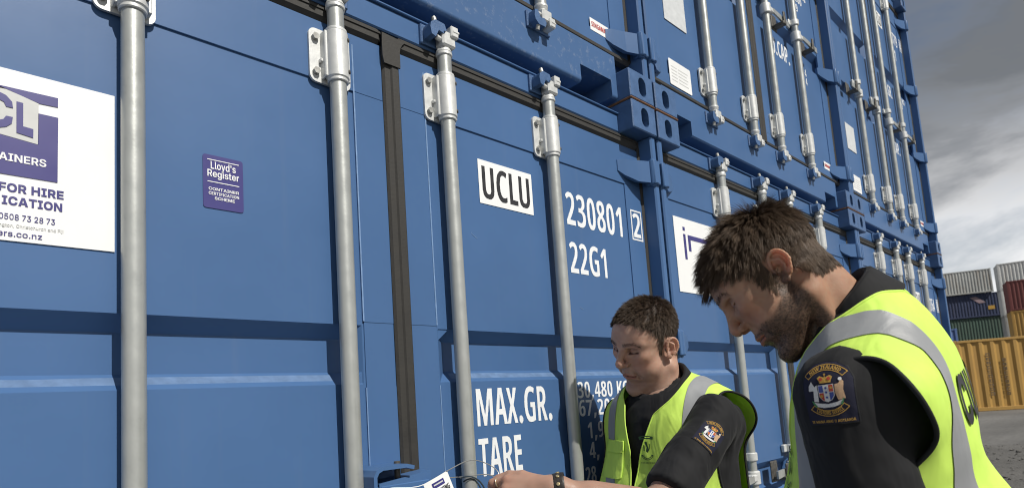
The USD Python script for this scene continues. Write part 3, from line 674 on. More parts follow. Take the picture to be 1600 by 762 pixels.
def head_paint(P, skin, hair, beard, stub, hl={}, lid=0.0016):
    """colours of a head: skin with its warmer patches, lips, lids, shaved or bearded jaw, scalp"""
    x, y, z = P.T; A = np.abs(y); n = len(P)
    c = np.tile(np.array(skin, float), (n, 1))
    def over(col, w):
        nonlocal c
        w = np.clip(w, 0, 1)[:, None]; c = c * (1 - w) + np.array(col, float) * w
    g = lambda cx, cy, cz, r: np.exp(-(((x - cx) ** 2 + (A - cy) ** 2 + (z - cz) ** 2) / r ** 2))
    red = np.array(skin) * np.array([1.02, 0.74, 0.68])
    over(red, 0.7 * g(0.075, 0.042, -0.015, 0.022)); over(red, 0.6 * g(0.112, 0.0, -0.012, 0.014)); over(red, 0.35 * g(0.0, 0.085, 0.0, 0.028))
    mot = meshkit.fbm(P * 60, 3, 5); c *= (0.86 + 0.28 * mot)[:, None]; mot2 = meshkit.fbm(P * 150, 2, 15); c *= 1 + np.array([-0.02, -0.12, -0.14]) * (mot2 - 0.5)[:, None] * 2
    lip = (np.abs(z + 0.0535 + 0.10 * A) < 0.0085 - 0.20 * np.maximum(A - 0.006, 0)) & (x > 0.078) & (A < 0.026)
    over(np.array(skin) * np.array([0.80, 0.52, 0.50]), 0.85 * lip)
    over((0.06, 0.02, 0.018), 0.9 * (np.abs(z + 0.0534 + 0.09 * A) < 0.0011) * (x > 0.08) * (A < 0.026))
    # lash line and darker skin around the lids
    lash = np.abs(z - (0.0140 + 0.08 * (A - 0.0195)))
    over((0.035, 0.022, 0.018), 0.95 * smooth01(1.5 - lash / lid) * (A > 0.017) * (A < 0.0475) * (x > 0.068))
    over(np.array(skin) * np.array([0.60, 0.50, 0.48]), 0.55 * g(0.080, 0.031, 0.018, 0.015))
    brow = np.abs(z - (0.0415 - 0.9 * np.maximum(A - 0.04, 0) + 0.10 * (A - 0.015)))
    over(hair, 0.38 * smooth01(1.6 - brow / 0.0042) * (A > 0.010) * (A < 0.056) * (x > 0.055))
    # jaw
    top = np.interp(x, [-0.02, 0.010, 0.030, 0.060, 0.080, 0.12], [0.02, 0.010, -0.030, -0.042, -0.036, -0.034])
    w = smooth01((top - z) / 0.014) * smooth01((x + 0.012) / 0.012) * smooth01((z + 0.150) / 0.03)
    w *= 1 - 0.9 * lip; w *= 0.65 + 0.5 * meshkit.noise(P * 420)
    over(stub, beard * w)
    hm = smooth01(hair_line(P, **hl) / 0.014 + 0.40) * (A < 0.0775)
    over(hair, 0.92 * hm)
    return np.clip(c, 0, 1)

def hair_strands(mesh, rng, n, mask, length, lift, crown, grav, wild, clumps, seg=6, forward=0.0, inside=None):
    """roots spread over the masked scalp; strands run away from the crown, bunch into tufts and curl a little"""
    clumps = min(clumps, n); P, N = mesh.vertices, mesh.vertex_normals
    tri = mesh.faces; cen = P[tri].mean(1); m = mask(cen)
    tri = tri[m]; ar = trimesh.triangles.area(P[tri]); pick = rng.choice(len(tri), n, p=ar / ar.sum())
    r1, r2 = rng.random((2, n)); sw = r1 + r2 > 1; r1[sw], r2[sw] = 1 - r1[sw], 1 - r2[sw]
    T = tri[pick]; root = P[T[:, 0]] * (1 - r1 - r2)[:, None] + P[T[:, 1]] * r1[:, None] + P[T[:, 2]] * r2[:, None]
    nor = N[T].mean(1); nor /= np.linalg.norm(nor, axis=1, keepdims=True)
    cl = root[rng.choice(n, clumps, replace=False)]; ci = cKDTree(cl).query(root)[1]
    jit = rng.normal(0, 1, (clumps, 3))[ci] * wild * np.interp(root[:, 2], [0.0, 0.09], [0.35, 1.25])[:, None]
    def comb(q, nn):
        t = q - np.array(crown); t += np.array([forward, 0, 0]) * np.maximum(q[:, 2:3] - 0.03, 0) / 0.1
        t /= np.maximum(np.linalg.norm(t, axis=1, keepdims=True), 1e-6)
        t += jit
        t -= (t * nn).sum(1, keepdims=True) * nn; return t / np.maximum(np.linalg.norm(t, axis=1, keepdims=True), 1e-6)
    L = length(root) * rng.uniform(0.65, 1.1, n) * (0.8 + 0.4 * rng.random(clumps)[ci])
    up = lift(root) * rng.uniform(0.7, 1.3, n) * (0.75 + 0.5 * rng.random(clumps)[ci])
    p = root.copy(); out = [p - nor * 0.001]; cb = comb(root, nor)
    curl = rng.normal(0, 1, (n, 3)) * wild * 0.35 + rng.normal(0, 1, (clumps, 3))[ci] * wild * 0.45
    for i in range(1, seg):
        t = i / (seg - 1)
        d = cb + nor * (up * (1.35 - t * 0.9))[:, None] + np.array(grav) * t * 0.5 + curl * t
        d /= np.linalg.norm(d, axis=1, keepdims=True)
        p = p + d * (L / (seg - 1))[:, None]; out.append(p)
    out = np.stack(out, 1)
    # tufts: tips lean towards the middle of their own tuft
    mid = np.zeros((clumps, 3)); k = np.bincount(ci, minlength=clumps)
    for a in range(3):
        mid[:, a] = np.bincount(ci, out[:, -1, a], minlength=clumps) / np.maximum(k, 1)
    w = (np.linspace(0, 1, seg) ** 1.6)[None, :, None] * 0.26
    out = out + w * (mid[ci] - out[:, -1])[:, None]
    return out

# ---------------------------------------------------------------- cloth
def clip(m, s):
    """keeps the side of the mesh where the vertex value s > 0, cut exactly along s = 0"""
    v, f = np.asarray(m.vertices), np.asarray(m.faces); ins = s > 0; k = ins[f].sum(1)
    keep = [f[k == 3]]; new, cache = [], {}
    def cut(a, b):
        key = (a, b) if a < b else (b, a)
        if key not in cache:
            t = s[a] / (s[a] - s[b]); new.append(v[a] + (v[b] - v[a]) * t); cache[key] = len(v) + len(new) - 1
        return cache[key]
    extra = []
    for tri in f[(k == 1) | (k == 2)]:
        i = ins[tri]
        if i.sum() == 1:
            a = int(np.argmax(i)); p, q, r = tri[a], tri[(a + 1) % 3], tri[(a + 2) % 3]; extra.append([p, cut(p, q), cut(p, r)])
        else:
            a = int(np.argmin(i)); p, q, r = tri[a], tri[(a + 1) % 3], tri[(a + 2) % 3]; x, y = cut(p, q), cut(p, r); extra += [[x, q, r], [x, r, y]]
    f2 = np.vstack(keep + ([np.array(extra)] if extra else [])); v2 = np.vstack([v] + ([np.array(new)] if new else []))
    used, inv = np.unique(f2, return_inverse=True)
    return trimesh.Trimesh(v2[used], inv.reshape(-1, 3), process=False)
def edges_of(m):
    e = np.sort(m.edges, axis=1); u, i, c = np.unique(e, axis=0, return_index=True, return_counts=True)
    return m.edges[i[c == 1]]
def loops(m):
    nxt = {}
    for a, b in edges_of(m):
        nxt.setdefault(int(a), []).append(int(b))
    out = []
    while nxt:
        a = next(iter(nxt)); loop = [a]
        while True:
            b = nxt.get(loop[-1])
            if not b:
                nxt.pop(loop[-1], None); break
            c = b.pop()
            if not b:
                nxt.pop(loop[-1])
            if c == loop[0]:
                break
            loop.append(c)
        if len(loop) > 12:
            out.append(m.vertices[loop])
    return out
def evened(p, step):
    q = np.vstack([p, p[:1]]); s = np.concatenate([[0], np.cumsum(np.linalg.norm(np.diff(q, axis=0), axis=1))]); n = max(int(s[-1] / step), 8)
    t = np.linspace(0, s[-1], n, endpoint=False); r = np.stack([np.interp(t, s, q[:, k]) for k in range(3)], 1)
    for _ in range(3):
        r = 0.5 * r + 0.25 * (np.roll(r, 1, 0) + np.roll(r, -1, 0))
    return r
def thick(m, t):
    """gives a sheet of cloth its thickness, inwards"""
    n = m.vertex_normals; k = len(m.vertices); e = edges_of(m)
    v = np.vstack([m.vertices, m.vertices - n * t])
    f = np.vstack([m.faces, m.faces[:, ::-1] + k, np.stack([e[:, 1], e[:, 0], e[:, 0] + k], 1), np.stack([e[:, 1], e[:, 0] + k, e[:, 1] + k], 1)])
    return trimesh.Trimesh(v, f, process=False)
def puff(m, amp, freq, seed, stretch=(1, 1, 1), R=None):
    """creases: moves the cloth along its normals by ridged noise"""
    p = m.vertices if R is None else m.vertices @ R
    q = p * freq * np.array(stretch); a = np.abs(2 * meshkit.noise(q, seed) - 1); b = np.abs(2 * meshkit.noise(q * 2.1, seed + 3) - 1)
    return trimesh.Trimesh(m.vertices + m.vertex_normals * (amp * (0.65 - a - 0.4 * b))[:, None], m.faces, process=False)

class Drape:
    """lays flat drawings on cloth: the drawing's plane has its centre c, axes u (right), v (up) and n (towards the viewer)"""
    def __init__(self, m, c, u, v, n, r=0.12, side=0.15):
        self.c, self.u, self.v, self.n = (np.asarray(q, float) for q in (c, u, v, n))
        P = m.vertices - self.c; a, b, w = P @ self.u, P @ self.v, P @ self.n
        k = (np.abs(a) < r) & (np.abs(b) < r) & (m.vertex_normals @ self.n > side) & (np.abs(w) < 0.12)
        self.f = LinearNDInterpolator(np.stack([a[k], b[k]], 1), w[k])
    def __call__(self, poly, off, at=(0, 0), size=0.004):
        gs = [g for g in getattr(poly, 'geoms', [poly]) if g.geom_type == 'Polygon' and g.area > 1e-10]
        out = []
        for g in gs:
            v, f = trimesh.creation.triangulate_polygon(g, engine='earcut'); v = np.column_stack([v, np.zeros(len(v))])
            if size:
                v, f = trimesh.remesh.subdivide_to_size(v, f, size, max_iter=12)
            out.append(trimesh.Trimesh(v, f, process=False))
        m = cat(*out); a, b = m.vertices[:, 0] + at[0], m.vertices[:, 1] + at[1]
        w = self.f(a, b); w = np.where(np.isnan(w), np.nanmedian(w), w)
        top = self.c + a[:, None] * self.u + b[:, None] * self.v + (w + off)[:, None] * self.n
        return trimesh.Trimesh(top, m.faces, process=False)

def torso_sdf(X, Y, Z, w=0.0, belly=0.0, drop=0.0, chest=0.0):
    """trunk with sloping shoulders; x forward, y left, z up, 0 at the base of the neck"""
    A = np.abs(Y)
    d = ell(X, Y, Z, (0.005 - chest, 0, -0.19), (0.118 + w - chest, 0.172, 0.235))
    d = smin(d, cone(X, A, Z, (-0.010, 0.050, -0.022 - drop * .55), (-0.010, 0.152, -0.066 - drop), 0.048, 0.056), 0.05)
    d = smin(d, ell(X, Y, Z, (0.012 + belly * .6, 0, -0.42), (0.122 + belly, 0.166 + belly * .6, 0.25)), 0.05)
    d = smin(d, ell(X, Y, Z, (-0.012, 0, -0.60), (0.120, 0.172, 0.15)), 0.05)
    return d

def hand_sdf(X, Y, Z, fingers, thumb):
    """a hand: x towards the fingers, y towards the thumb, z out of the back of the hand; 0 at the wrist"""
    d = cone(X, Y, Z, (-0.03, 0, 0), (0.012, 0, 0), 0.0255, 0.025)
    d = smax(d, np.abs(Z) - 0.0205, 0.012)
    mc = [(0.088, 0.029, 0.002), (0.092, 0.008, 0.005), (0.087, -0.012, 0.003), (0.079, -0.030, -0.001)]
    for (x, y, z), r in zip(mc, (0.0125, 0.013, 0.0125, 0.0115)):
        d = smin(d, cone(X, Y, Z, (0.012, y * 0.55, 0), (x, y, z), 0.0150, r), 0.012)
    d = smin(d, cone(X, Y, Z, (0.018, 0.018, -0.010), (0.052, 0.034, -0.012), 0.016, 0.012), 0.014)     # ball of the thumb
    for (x, y, z), (lens, bends, spread), r in zip(mc, fingers, (0.0098, 0.0102, 0.0096, 0.0086)):
        p = np.array([x, y, z]); pts = [p]; a = 0.0
        for l, b in zip(lens, bends):
            a += math.radians(b); p = p + l * np.array([math.cos(a) * math.cos(spread), math.sin(spread) * math.cos(a), -math.sin(a)]); pts.append(p)
        ch = chain(X, Y, Z, pts, [r * 1.05, r * 0.98, r * 0.90, r * 0.78], 0.004)
        for q in pts[1:-1]:
            ch = smin(ch, cone(X, Y, Z, q, q, r * 1.02), 0.004)
        d = smin(d, ch, 0.006)
    th = chain(X, Y, Z, thumb, [0.0135, 0.0115, 0.0108, 0.0082], 0.004)
    return smin(d, th, 0.010)
RELAXED = [((0.042, 0.025, 0.020), (22, 28, 18), 0.05), ((0.046, 0.029, 0.021), (26, 32, 20), 0.0), ((0.042, 0.027, 0.020), (30, 34, 20), -0.04), ((0.033, 0.020, 0.018), (34, 34, 20), -0.10)]
THUMB = [(0.020, 0.022, -0.010), (0.050, 0.044, -0.018), (0.078, 0.050, -0.026), (0.102, 0.047, -0.034)]

def skin_material(name):
    mat(name, {'a': ('attribute', {'attribute': 'paint'}), 'g': ('texture_coordinate', {}),
               'n': ('noise_texture', {'scale': 330.0, 'detail': 5.0, 'roughness': 0.65}), 'b': ('bump', {'strength': 0.30, 'distance': 0.0016}),
               'n2': ('noise_texture', {'scale': 60.0, 'detail': 3.0}), 'rr': ('map_range', {'from_min': 0.3, 'from_max': 0.7, 'to_min': 0.42, 'to_max': 0.6}),
               'p': ('principled_bsdf', {'subsurface_weight': 0.18, 'subsurface_scale': 0.004, 'subsurface_radius': (1.0, 0.35, 0.2), 'specular_ior_level': 0.4})},
        [('a.color', 'p.base_color'), ('g.object', 'n.vector'), ('n.fac', 'b.height'), ('b.normal', 'p.normal'), ('g.object', 'n2.vector'), ('n2.fac', 'rr.value'), ('rr.result', 'p.roughness')])
def hair_material(name, root, tip):
    mat(name, {'h': ('hair_info', {}), 'r': ('rgb_ramp', {'ramp': [(0.0, root), (0.55, tuple((np.array(root) + np.array(tip)) / 2)), (1.0, tip)]}),
               'v': ('map_range', {'from_min': 0.0, 'from_max': 1.0, 'to_min': 0.6, 'to_max': 1.4}), 'x': ('mix_color', {'blend_type': 'multiply', 'fac': 1.0}), 'cc': ('combine_color', {}),
               'w': ('geometry', {}), 'n': ('noise_texture', {'scale': 45.0, 'detail': 1.0}),
               'p': ('principled_bsdf', {'roughness': 0.5, 'specular_ior_level': 0.3})},
        [('h.intercept', 'r.fac'), ('w.position', 'n.vector'), ('n.fac', 'v.value'), ('v.result', 'cc.r'), ('v.result', 'cc.g'), ('v.result', 'cc.b'), ('r.color', 'x.a'), ('cc.color', 'x.b'), ('x.result', 'p.base_color')])
def cloth(name, col, rough, weave, sheen=0.0, var=0.10, trans=0.0, crease=0.3):
    c = np.array(col, float)
    nodes = {'g': ('texture_coordinate', {}), 'n': ('noise_texture', {'scale': 14.0, 'detail': 5.0}), 'r': ('rgb_ramp', {'ramp': [(0.3, tuple(c * (1 - var))), (0.7, tuple(np.minimum(c * (1 + var), 1)))]}),
             'wn': ('noise_texture', {'scale': weave, 'detail': 2.0}), 'wb': ('bump', {'strength': 0.25, 'distance': 0.0008}),
             'cm': ('mapping', {'scale': (1.3, 1.3, 0.6)}), 'cn': ('noise_texture', {'scale': 9.0, 'detail': 2.5, 'roughness': 0.45, 'distortion': 1.0}), 'cb': ('bump', {'strength': crease, 'distance': 0.016}),
             'p': ('principled_bsdf', {'roughness': rough, 'specular_ior_level': 0.25, 'sheen_weight': sheen, 'sheen_roughness': 0.5})}
    links = [('g.object', 'n.vector'), ('n.fac', 'r.fac'), ('r.color', 'p.base_color'), ('g.object', 'cm.vector'), ('cm.vector', 'cn.vector'), ('cn.fac', 'cb.height'), ('g.object', 'wn.vector'), ('wn.fac', 'wb.height'), ('cb.normal', 'wb.normal'), ('wb.normal', 'p.normal')]
    out = 'p.BSDF'
    if trans:
        nodes['t'] = ('diffuse_bsdf', {}) if False else ('translucent_bsdf', {'color': tuple(c)}); nodes['m'] = ('mix_closure', {'fac': trans})
        links += [('p.BSDF', 'm.closure1'), ('t.BSDF', 'm.closure2')]; out = 'm.closure'
    mat(name, nodes, links, out)
skin_material('skin')
hair_material('hair_brown', (0.085, 0.056, 0.035), (0.215, 0.145, 0.085))
hair_material('hair_dark', (0.062, 0.042, 0.028), (0.175, 0.118, 0.075))
hair_material('beard_hair', (0.020, 0.013, 0.009), (0.050, 0.032, 0.021))
cloth('black_shirt', (0.0105, 0.0108, 0.0122), 0.8, 900.0, sheen=0.03, var=0.2, crease=0.6)
cloth('hi_vis', (0.62, 0.87, 0.15), 0.62, 700.0, var=0.05, trans=0.14, crease=0.6)
cloth('reflective_tape', (0.26, 0.27, 0.28), 0.40, 500.0, var=0.06)
cloth('binding', (0.012, 0.013, 0.014), 0.7, 600.0)
cloth('navy_patch', (0.014, 0.015, 0.032), 0.8, 800.0)
cloth('trouser_cloth', (0.014, 0.015, 0.020), 0.8, 800.0)
cloth('shoe_leather', (0.012, 0.011, 0.010), 0.35, 300.0)
for nm, col in (('thread_gold', (0.46, 0.27, 0.05)), ('thread_red', (0.42, 0.05, 0.03)), ('thread_white', (0.62, 0.62, 0.62)), ('thread_blue', (0.04, 0.07, 0.28)), ('thread_tan', (0.46, 0.30, 0.18)), ('thread_green', (0.05, 0.20, 0.08)), ('print_dark_green', (0.02, 0.07, 0.02))):
    plain(nm, col, 0.8, var=0.25, scale=900, bump=0.5, bscale=1500)
plain('leather_dark', (0.018, 0.014, 0.012), 0.5, var=0.3, scale=80, bump=0.3)
plain('brass', (0.55, 0.45, 0.25), 0.35, metal=0.8)
plain('gold_ring', (0.80, 0.68, 0.45), 0.25, metal=0.9)

def arc_band(r0, r1, a0, a1, cx, cy, n=18):
    t = np.radians(np.linspace(a0, a1, n))
    return Polygon([(cx + r1 * math.cos(a), cy + r1 * math.sin(a)) for a in t] + [(cx + r0 * math.cos(a), cy + r0 * math.sin(a)) for a in t[::-1]])
def bent_text(s, h, width, r, cx, cy, mid, up=True):
    """lettering bent round a circle: mid = the angle of its middle in degrees"""
    g = glyphs(s, 'narrow', 640); x0, _, x1, _ = g.bounds; k = width / (x1 - x0)
    g = g.segmentize(0.15) if hasattr(g, 'segmentize') else g
    def f(q):
        x = (q[:, 0] - (x0 + x1) / 2) * k; y = q[:, 1] * h
        if up:
            a = math.radians(mid) - x / r; rr = r + y
        else:
            a = math.radians(mid) + x / r; rr = r - y
        return np.stack([cx + rr * np.cos(a), cy + rr * np.sin(a)], 1)
    return shapely.transform(g, f)
def sleeve_patch(dr0, parent, put, k=0.88):
    """embroidered arms badge: dark ground, two lettered banners, crown, quartered shield, two supporters, scroll"""
    base = Polygon([(-0.037, -0.050), (0.039, -0.050), (0.039, 0.018), (0.032, 0.036), (0.018, 0.046), (0.0, 0.049), (-0.018, 0.046), (-0.032, 0.036), (-0.037, 0.018)]).buffer(0.001)
    dr = lambda poly, off, at=(0, 0), size=0.004: dr0(affinity.scale(poly, k, k, origin=(0, 0)), off, at, size)
    pt = put('sleeve_patch', dr(base, 0.0012), 'navy_patch', parent, label='dark embroidered arms badge')
    E = lambda nm, poly, m, off=0.0019: put(nm, dr(poly, off, size=0.003), m, pt)
    E('badge_edge', base.difference(base.buffer(-0.0016)), 'binding', 0.0016)
    top, bot = arc_band(0.0315, 0.0415, 38, 142, 0, 0.003), arc_band(0.030, 0.0395, 222, 318, 0, 0.0015)
    E('banner', shapely.union_all([b.difference(b.buffer(-0.0011)) for b in (top, bot)]), 'thread_gold')
    E('banner_lettering', shapely.union_all([bent_text('NEW ZEALAND', 0.0058, 0.046, 0.0336, 0, 0.003, 90), bent_text('CUSTOMS SERVICE', 0.0056, 0.045, 0.0368, 0, 0.0015, 270, False)]), 'thread_gold')
    mo = glyphs('TE MANA ARAI O AOTEAROA', 'narrow', 600); x0, _, x1, _ = mo.bounds
    E('motto', affinity.affine_transform(mo, [0.066 / (x1 - x0), 0, 0, 0.0040, -0.032 - x0 * 0.066 / (x1 - x0), -0.0475]), 'thread_gold')
    crown = shapely.union_all([sbox(-0.0085, 0.0150, 0.0085, 0.0175), Polygon([(-0.0085, 0.0175), (-0.0115, 0.0235), (-0.0075, 0.0265), (-0.001, 0.0235), (0, 0.0265), (0.001, 0.0235), (0.0075, 0.0265), (0.0115, 0.0235), (0.0085, 0.0175)]), Point(0, 0.0280).buffer(0.0016)])
    E('crown', crown, 'thread_gold'); E('crown', shapely.union_all([Point(x, 0.0212).buffer(0.0026) for x in (-0.0058, 0.0058)]), 'thread_red', 0.0024)
    sh = Polygon([(-0.0115, 0.012), (0.0115, 0.012), (0.0115, -0.006), (0.007, -0.0125), (0, -0.0155), (-0.007, -0.0125), (-0.0115, -0.006)])
    E('shield', sh, 'thread_white'); q = lambda a, b, c, d: sh.buffer(-0.0008).intersection(sbox(a, b, c, d))
    E('shield', q(-0.012, 0.0005, -0.0042, 0.013), 'thread_blue', 0.0024); E('shield', q(0.0042, 0.0005, 0.012, 0.013), 'thread_red', 0.0024)
    E('shield', q(-0.012, -0.016, -0.0042, -0.0005), 'thread_red', 0.0024); E('shield', q(0.0042, -0.016, 0.012, -0.0005), 'thread_blue', 0.0024)
    E('shield', shapely.union_all([Point(-0.0078, 0.0062).buffer(0.0016), Point(0.0, 0.007).buffer(0.0018), Point(0.0, 0.0).buffer(0.0018), Point(0.0, -0.008).buffer(0.0018)]), 'thread_blue', 0.0029)
    E('shield', shapely.union_all([Point(-0.0078, -0.0055).buffer(0.0022), Point(0.0080, 0.0065).buffer(0.0020)]), 'thread_gold', 0.0029)
    E('supporter', Polygon([(-0.0255, 0.012), (-0.021, 0.0185), (-0.0165, 0.010), (-0.013, 0.013), (-0.0125, 0.002), (-0.014, -0.014), (-0.021, -0.013), (-0.019, 0.004), (-0.0265, 0.004)]), 'thread_white')
    E('supporter', Polygon([(0.0225, 0.019), (0.026, 0.014), (0.0245, 0.002), (0.026, -0.012), (0.0155, -0.014), (0.0125, -0.002), (0.013, 0.011), (0.019, 0.012)]), 'thread_tan')
    E('supporter', Point(0.0215, 0.0185).buffer(0.0026), 'thread_white', 0.0024)
    sc = Polygon([(-0.0235, -0.0135), (-0.013, -0.0165), (0, -0.0185), (0.013, -0.0165), (0.0235, -0.0125), (0.018, -0.0205), (0.008, -0.0235), (-0.008, -0.0240), (-0.018, -0.0215)])
    E('scroll', sc, 'thread_white'); E('scroll', shapely.union_all([Polygon([(-0.0245, -0.012), (-0.0225, -0.012), (-0.017, -0.021), (-0.020, -0.0225)]), Polygon([(0.0245, -0.011), (0.0225, -0.012), (0.0175, -0.020), (0.0205, -0.0215)])]), 'thread_green', 0.0024)

def person(spec):
    """spec: everything in metres in the world; the torso's own axes are forward, left, up"""
    rg = np.random.default_rng(spec['seed']); base = np.array(spec['base']); R, O, k = spec['R'], np.array(spec['O']), spec['k']
    root = thing('person', base, label=spec['label'], cat='person')
    def put(name, m, material, parent=root, smooth=True, **kw):
        mm = trimesh.Trimesh(np.asarray(m.vertices) - base, m.faces, process=False); return obj(name, mm, material, parent, smooth=smooth, **kw)
    W = lambda p: O + R @ (np.asarray(p, float).T * k) if np.ndim(p) == 1 else O + (np.asarray(p, float) * k) @ R.T
    Lc = lambda p: (R.T @ (np.asarray(p, float) - O)) / k
    # ---- head
    HR, HC, hk = spec['HR'], np.array(spec['HC']), spec['hk']
    HL = lambda p: HR.T @ (np.asarray(p, float) - HC) / hk
    HW_ = lambda p: HC + (np.asarray(p, float) * hk) @ HR.T
    nb = HL(W(spec.get('neck', (0.0, 0, -0.045))))
    lo, hi = np.array([-0.125, -0.10, -0.15]), np.array([0.135, 0.10, 0.145]); lo = np.minimum(lo, nb - [0.06, 0.05, 0.02]); hi = np.maximum(hi, nb + [0.06, 0.05, 0.0])
    hm = iso(lambda X, Y, Z: head_sdf(X, Y, Z, spec['full'], nb, spec['nr'], spec['es'], spec['nose'], spec['jaw']), lo, hi, 0.0018)
    comp = hm.split(only_watertight=False) if False else [hm]
    paint = [head_paint(hm.vertices, spec['skin'], spec['hair_base'], spec['beard'], spec['stub'], spec['hl'], spec['lid'])]
    parts = [trimesh.Trimesh(HW_(hm.vertices), hm.faces, process=False)]
    # ---- forearms and hands
    arms = spec['arms']
    for side, a in arms.items():
        S, E_, Wr = (np.array(q) for q in (a['shoulder'], a['elbow'], a['wrist']))
        fx = np.array(a['dir'], float); fx /= np.linalg.norm(fx); fz = np.array(a['back'], float); fz -= fx * (fz @ fx); fz /= np.linalg.norm(fz); fy = -np.cross(fz, fx)
        if side == 'right':
            fy = np.cross(fz, fx)
        HM = np.stack([fx, fy, fz], 1)
        T = lambda p: (HM.T @ (np.asarray(p) - Wr))
        el = T(E_) / k; up_ = T(E_ + (S - E_) * 0.35) / k
        def fn(X, Y, Z):
            d = hand_sdf(X, Y, Z, a.get('fingers', RELAXED), a.get('thumb', THUMB))
            f = cone(X, Y, Z, el, (-0.015, 0, 0), 0.043, 0.0270)
            f = smin(f, cone(X, Y, Z, el * 0.80, el * 0.45, 0.046, 0.036), 0.03)
            f = smin(f, cone(X, Y, Z, el, up_, 0.044, 0.046), 0.02)
            return smin(d, f, 0.02)
        pts = np.array([el, up_, (0.19, 0.06, 0.03), (-0.03, -0.05, -0.09)]); m = iso(fn, pts.min(0) - 0.06, pts.max(0) + 0.06, 0.0024)
        q = m.vertices; wv = Wr + (q * k) @ HM.T
        c = np.tile(np.array(spec['skin']) * 1.0, (len(q), 1)) * (0.88 + 0.24 * meshkit.fbm(q * 45, 3, 9))[:, None]
        kn = np.exp(-((q[:, 0] - 0.088) / 0.014) ** 2) * (q[:, 2] > 0); c = c * (1 - 0.3 * kn[:, None]) + np.array(spec['skin']) * np.array([1.0, .72, .66]) * 0.3 * kn[:, None]
        tipm = smooth01((q[:, 0] - 0.10) / 0.05)[:, None] * 0.35; c = c * (1 - tipm) + np.array(spec['skin']) * np.array([1.02, .76, .70]) * tipm
        parts.append(trimesh.Trimesh(wv, m.faces[:, ::-1] if np.linalg.det(HM) < 0 else m.faces, process=False)); paint.append(np.clip(c * spec['arm_tone'], 0, 1))
        a['HM'] = HM
    # ---- trunk, upper arms and legs under the clothes
    sh = {s: Lc(a['shoulder']) for s, a in arms.items()}; elb = {s: Lc(a['elbow']) for s, a in arms.items()}
    def trunk(X, Y, Z):
        d = torso_sdf(X, Y, Z, 0, spec['belly'], spec['drop'], spec['chest']) + 0.012
        for s in arms:
            d = smin(d, cone(X, Y, Z, sh[s], elb[s], 0.046, 0.040), 0.03)
        return smin(d, cone(X, Y, Z, (0, 0, -0.08), (0.0, 0, -0.01), 0.05), 0.03)
    tm = iso(trunk, (-0.35, -0.42, -0.76), (0.45, 0.42, 0.06), 0.014)
    parts.append(trimesh.Trimesh(W(tm.vertices), tm.faces, process=False)); paint.append(np.tile(np.array(spec['skin']), (len(tm.vertices), 1)))
    body = cat(*parts); put('body', body, 'skin', paint=np.vstack(paint))
    # ---- hair
    for (nm, kw, hm_) in spec['hair']:
        st = hair_strands(hm, rg, **kw)
        n_, s_ = st.shape[:2]; w = np.tile(np.array(spec['hw'][:1] * (s_ - 2) + [spec['hw'][0] * .75, spec['hw'][1]]), n_)
        curves(nm, HW_(st.reshape(-1, 3)) - base, s_, w, hm_, root)
    # ---- shirt
    slv = spec['sleeve']
    def shirt(X, Y, Z):
        d = torso_sdf(X, Y, Z, 0.004, spec['belly'], spec['drop'], spec['chest']) - 0.004
        for s in arms:
            e = sh[s] + (elb[s] - sh[s]) * slv
            arm = cone(X, Y, Z, sh[s], sh[s] + (elb[s] - sh[s]) * (slv + 0.12), spec['sr'], spec['sr'] - 0.001)
            ax = (elb[s] - sh[s]) / np.linalg.norm(elb[s] - sh[s])
            arm = smax(arm, (X - e[0]) * ax[0] + (Y - e[1]) * ax[1] + (Z - e[2]) * ax[2], 0.004)
            d = smin(d, arm, 0.028)
        hole = cone(X, Y, Z, (0.012, 0, -0.03), (0.030, 0, 0.10), 0.052)
        return smax(d, -hole, 0.006)
    smh = iso(shirt, (-0.34, -0.42, -0.74), (0.46, 0.42, 0.06), 0.0065)
    smh = puff(puff(smh, 0.010, 8.0, 11 + spec['seed'], (1.0, 1.0, 0.6)), 0.0045, 19.0, 17 + spec['seed'], (1.2, 1.0, 0.7))
    smw = trimesh.Trimesh(W(smh.vertices), smh.faces, process=False); shirt_p = put('shirt', smw, 'black_shirt')
    # sleeve hems
    # ---- collar: a stand round the neck and a leaf folded down over it
    cz = spec['collar']; th = np.radians(np.linspace(-180 + cz['gap'], 180 - cz['gap'], 61)); rows = []
    ax0 = np.array(cz['axis'], float); ax0 /= np.linalg.norm(ax0); fx = np.array([1.0, 0, 0]) - ax0 * ax0[0]; fx /= np.linalg.norm(fx); ly = np.cross(ax0, fx)
    for (r, z_) in ((0.000, -0.012), (0.001, 0.010), (0.003, 0.030), (0.007, 0.040), (0.012, 0.036), (0.017, 0.020), (0.022, 0.000), (0.027, -0.018)):
        frt = np.abs(th / np.pi)                                    # 0 at the nape, 1 in front
        leaf = r > 0.009
        q = np.array(cz['c']) + np.outer(np.cos(th + np.pi), fx) * (cz['rx'] + r)  + np.outer(np.sin(th + np.pi), ly) * (cz['ry'] + r)
        zz = z_ * (1 + (0.85 if z_ < 0 and leaf else 0.0) * smooth01((frt - 0.55) / 0.4)) - cz['drop'] * smooth01((frt - 0.15) / 0.8)
        q = q + zz[:, None] * ax0; rows.append(q)
    V = np.array(rows); nr_, nc_ = V.shape[:2]; F = []
    for i in range(nr_ - 1):
        for j in range(nc_ - 1):
            a, b, c, d = i * nc_ + j, i * nc_ + j + 1, (i + 1) * nc_ + j + 1, (i + 1) * nc_ + j; F += [[a, b, c], [a, c, d]]
    cm = trimesh.Trimesh(V.reshape(-1, 3), np.array(F), process=False); cm = puff(cm, 0.002, 25, 4); cm = thick(cm, 0.003)
    put('collar', trimesh.Trimesh(W(cm.vertices), cm.faces, process=False), 'black_shirt', shirt_p)
    # ---- vest
    vs = spec['vest']; off = vs['off']
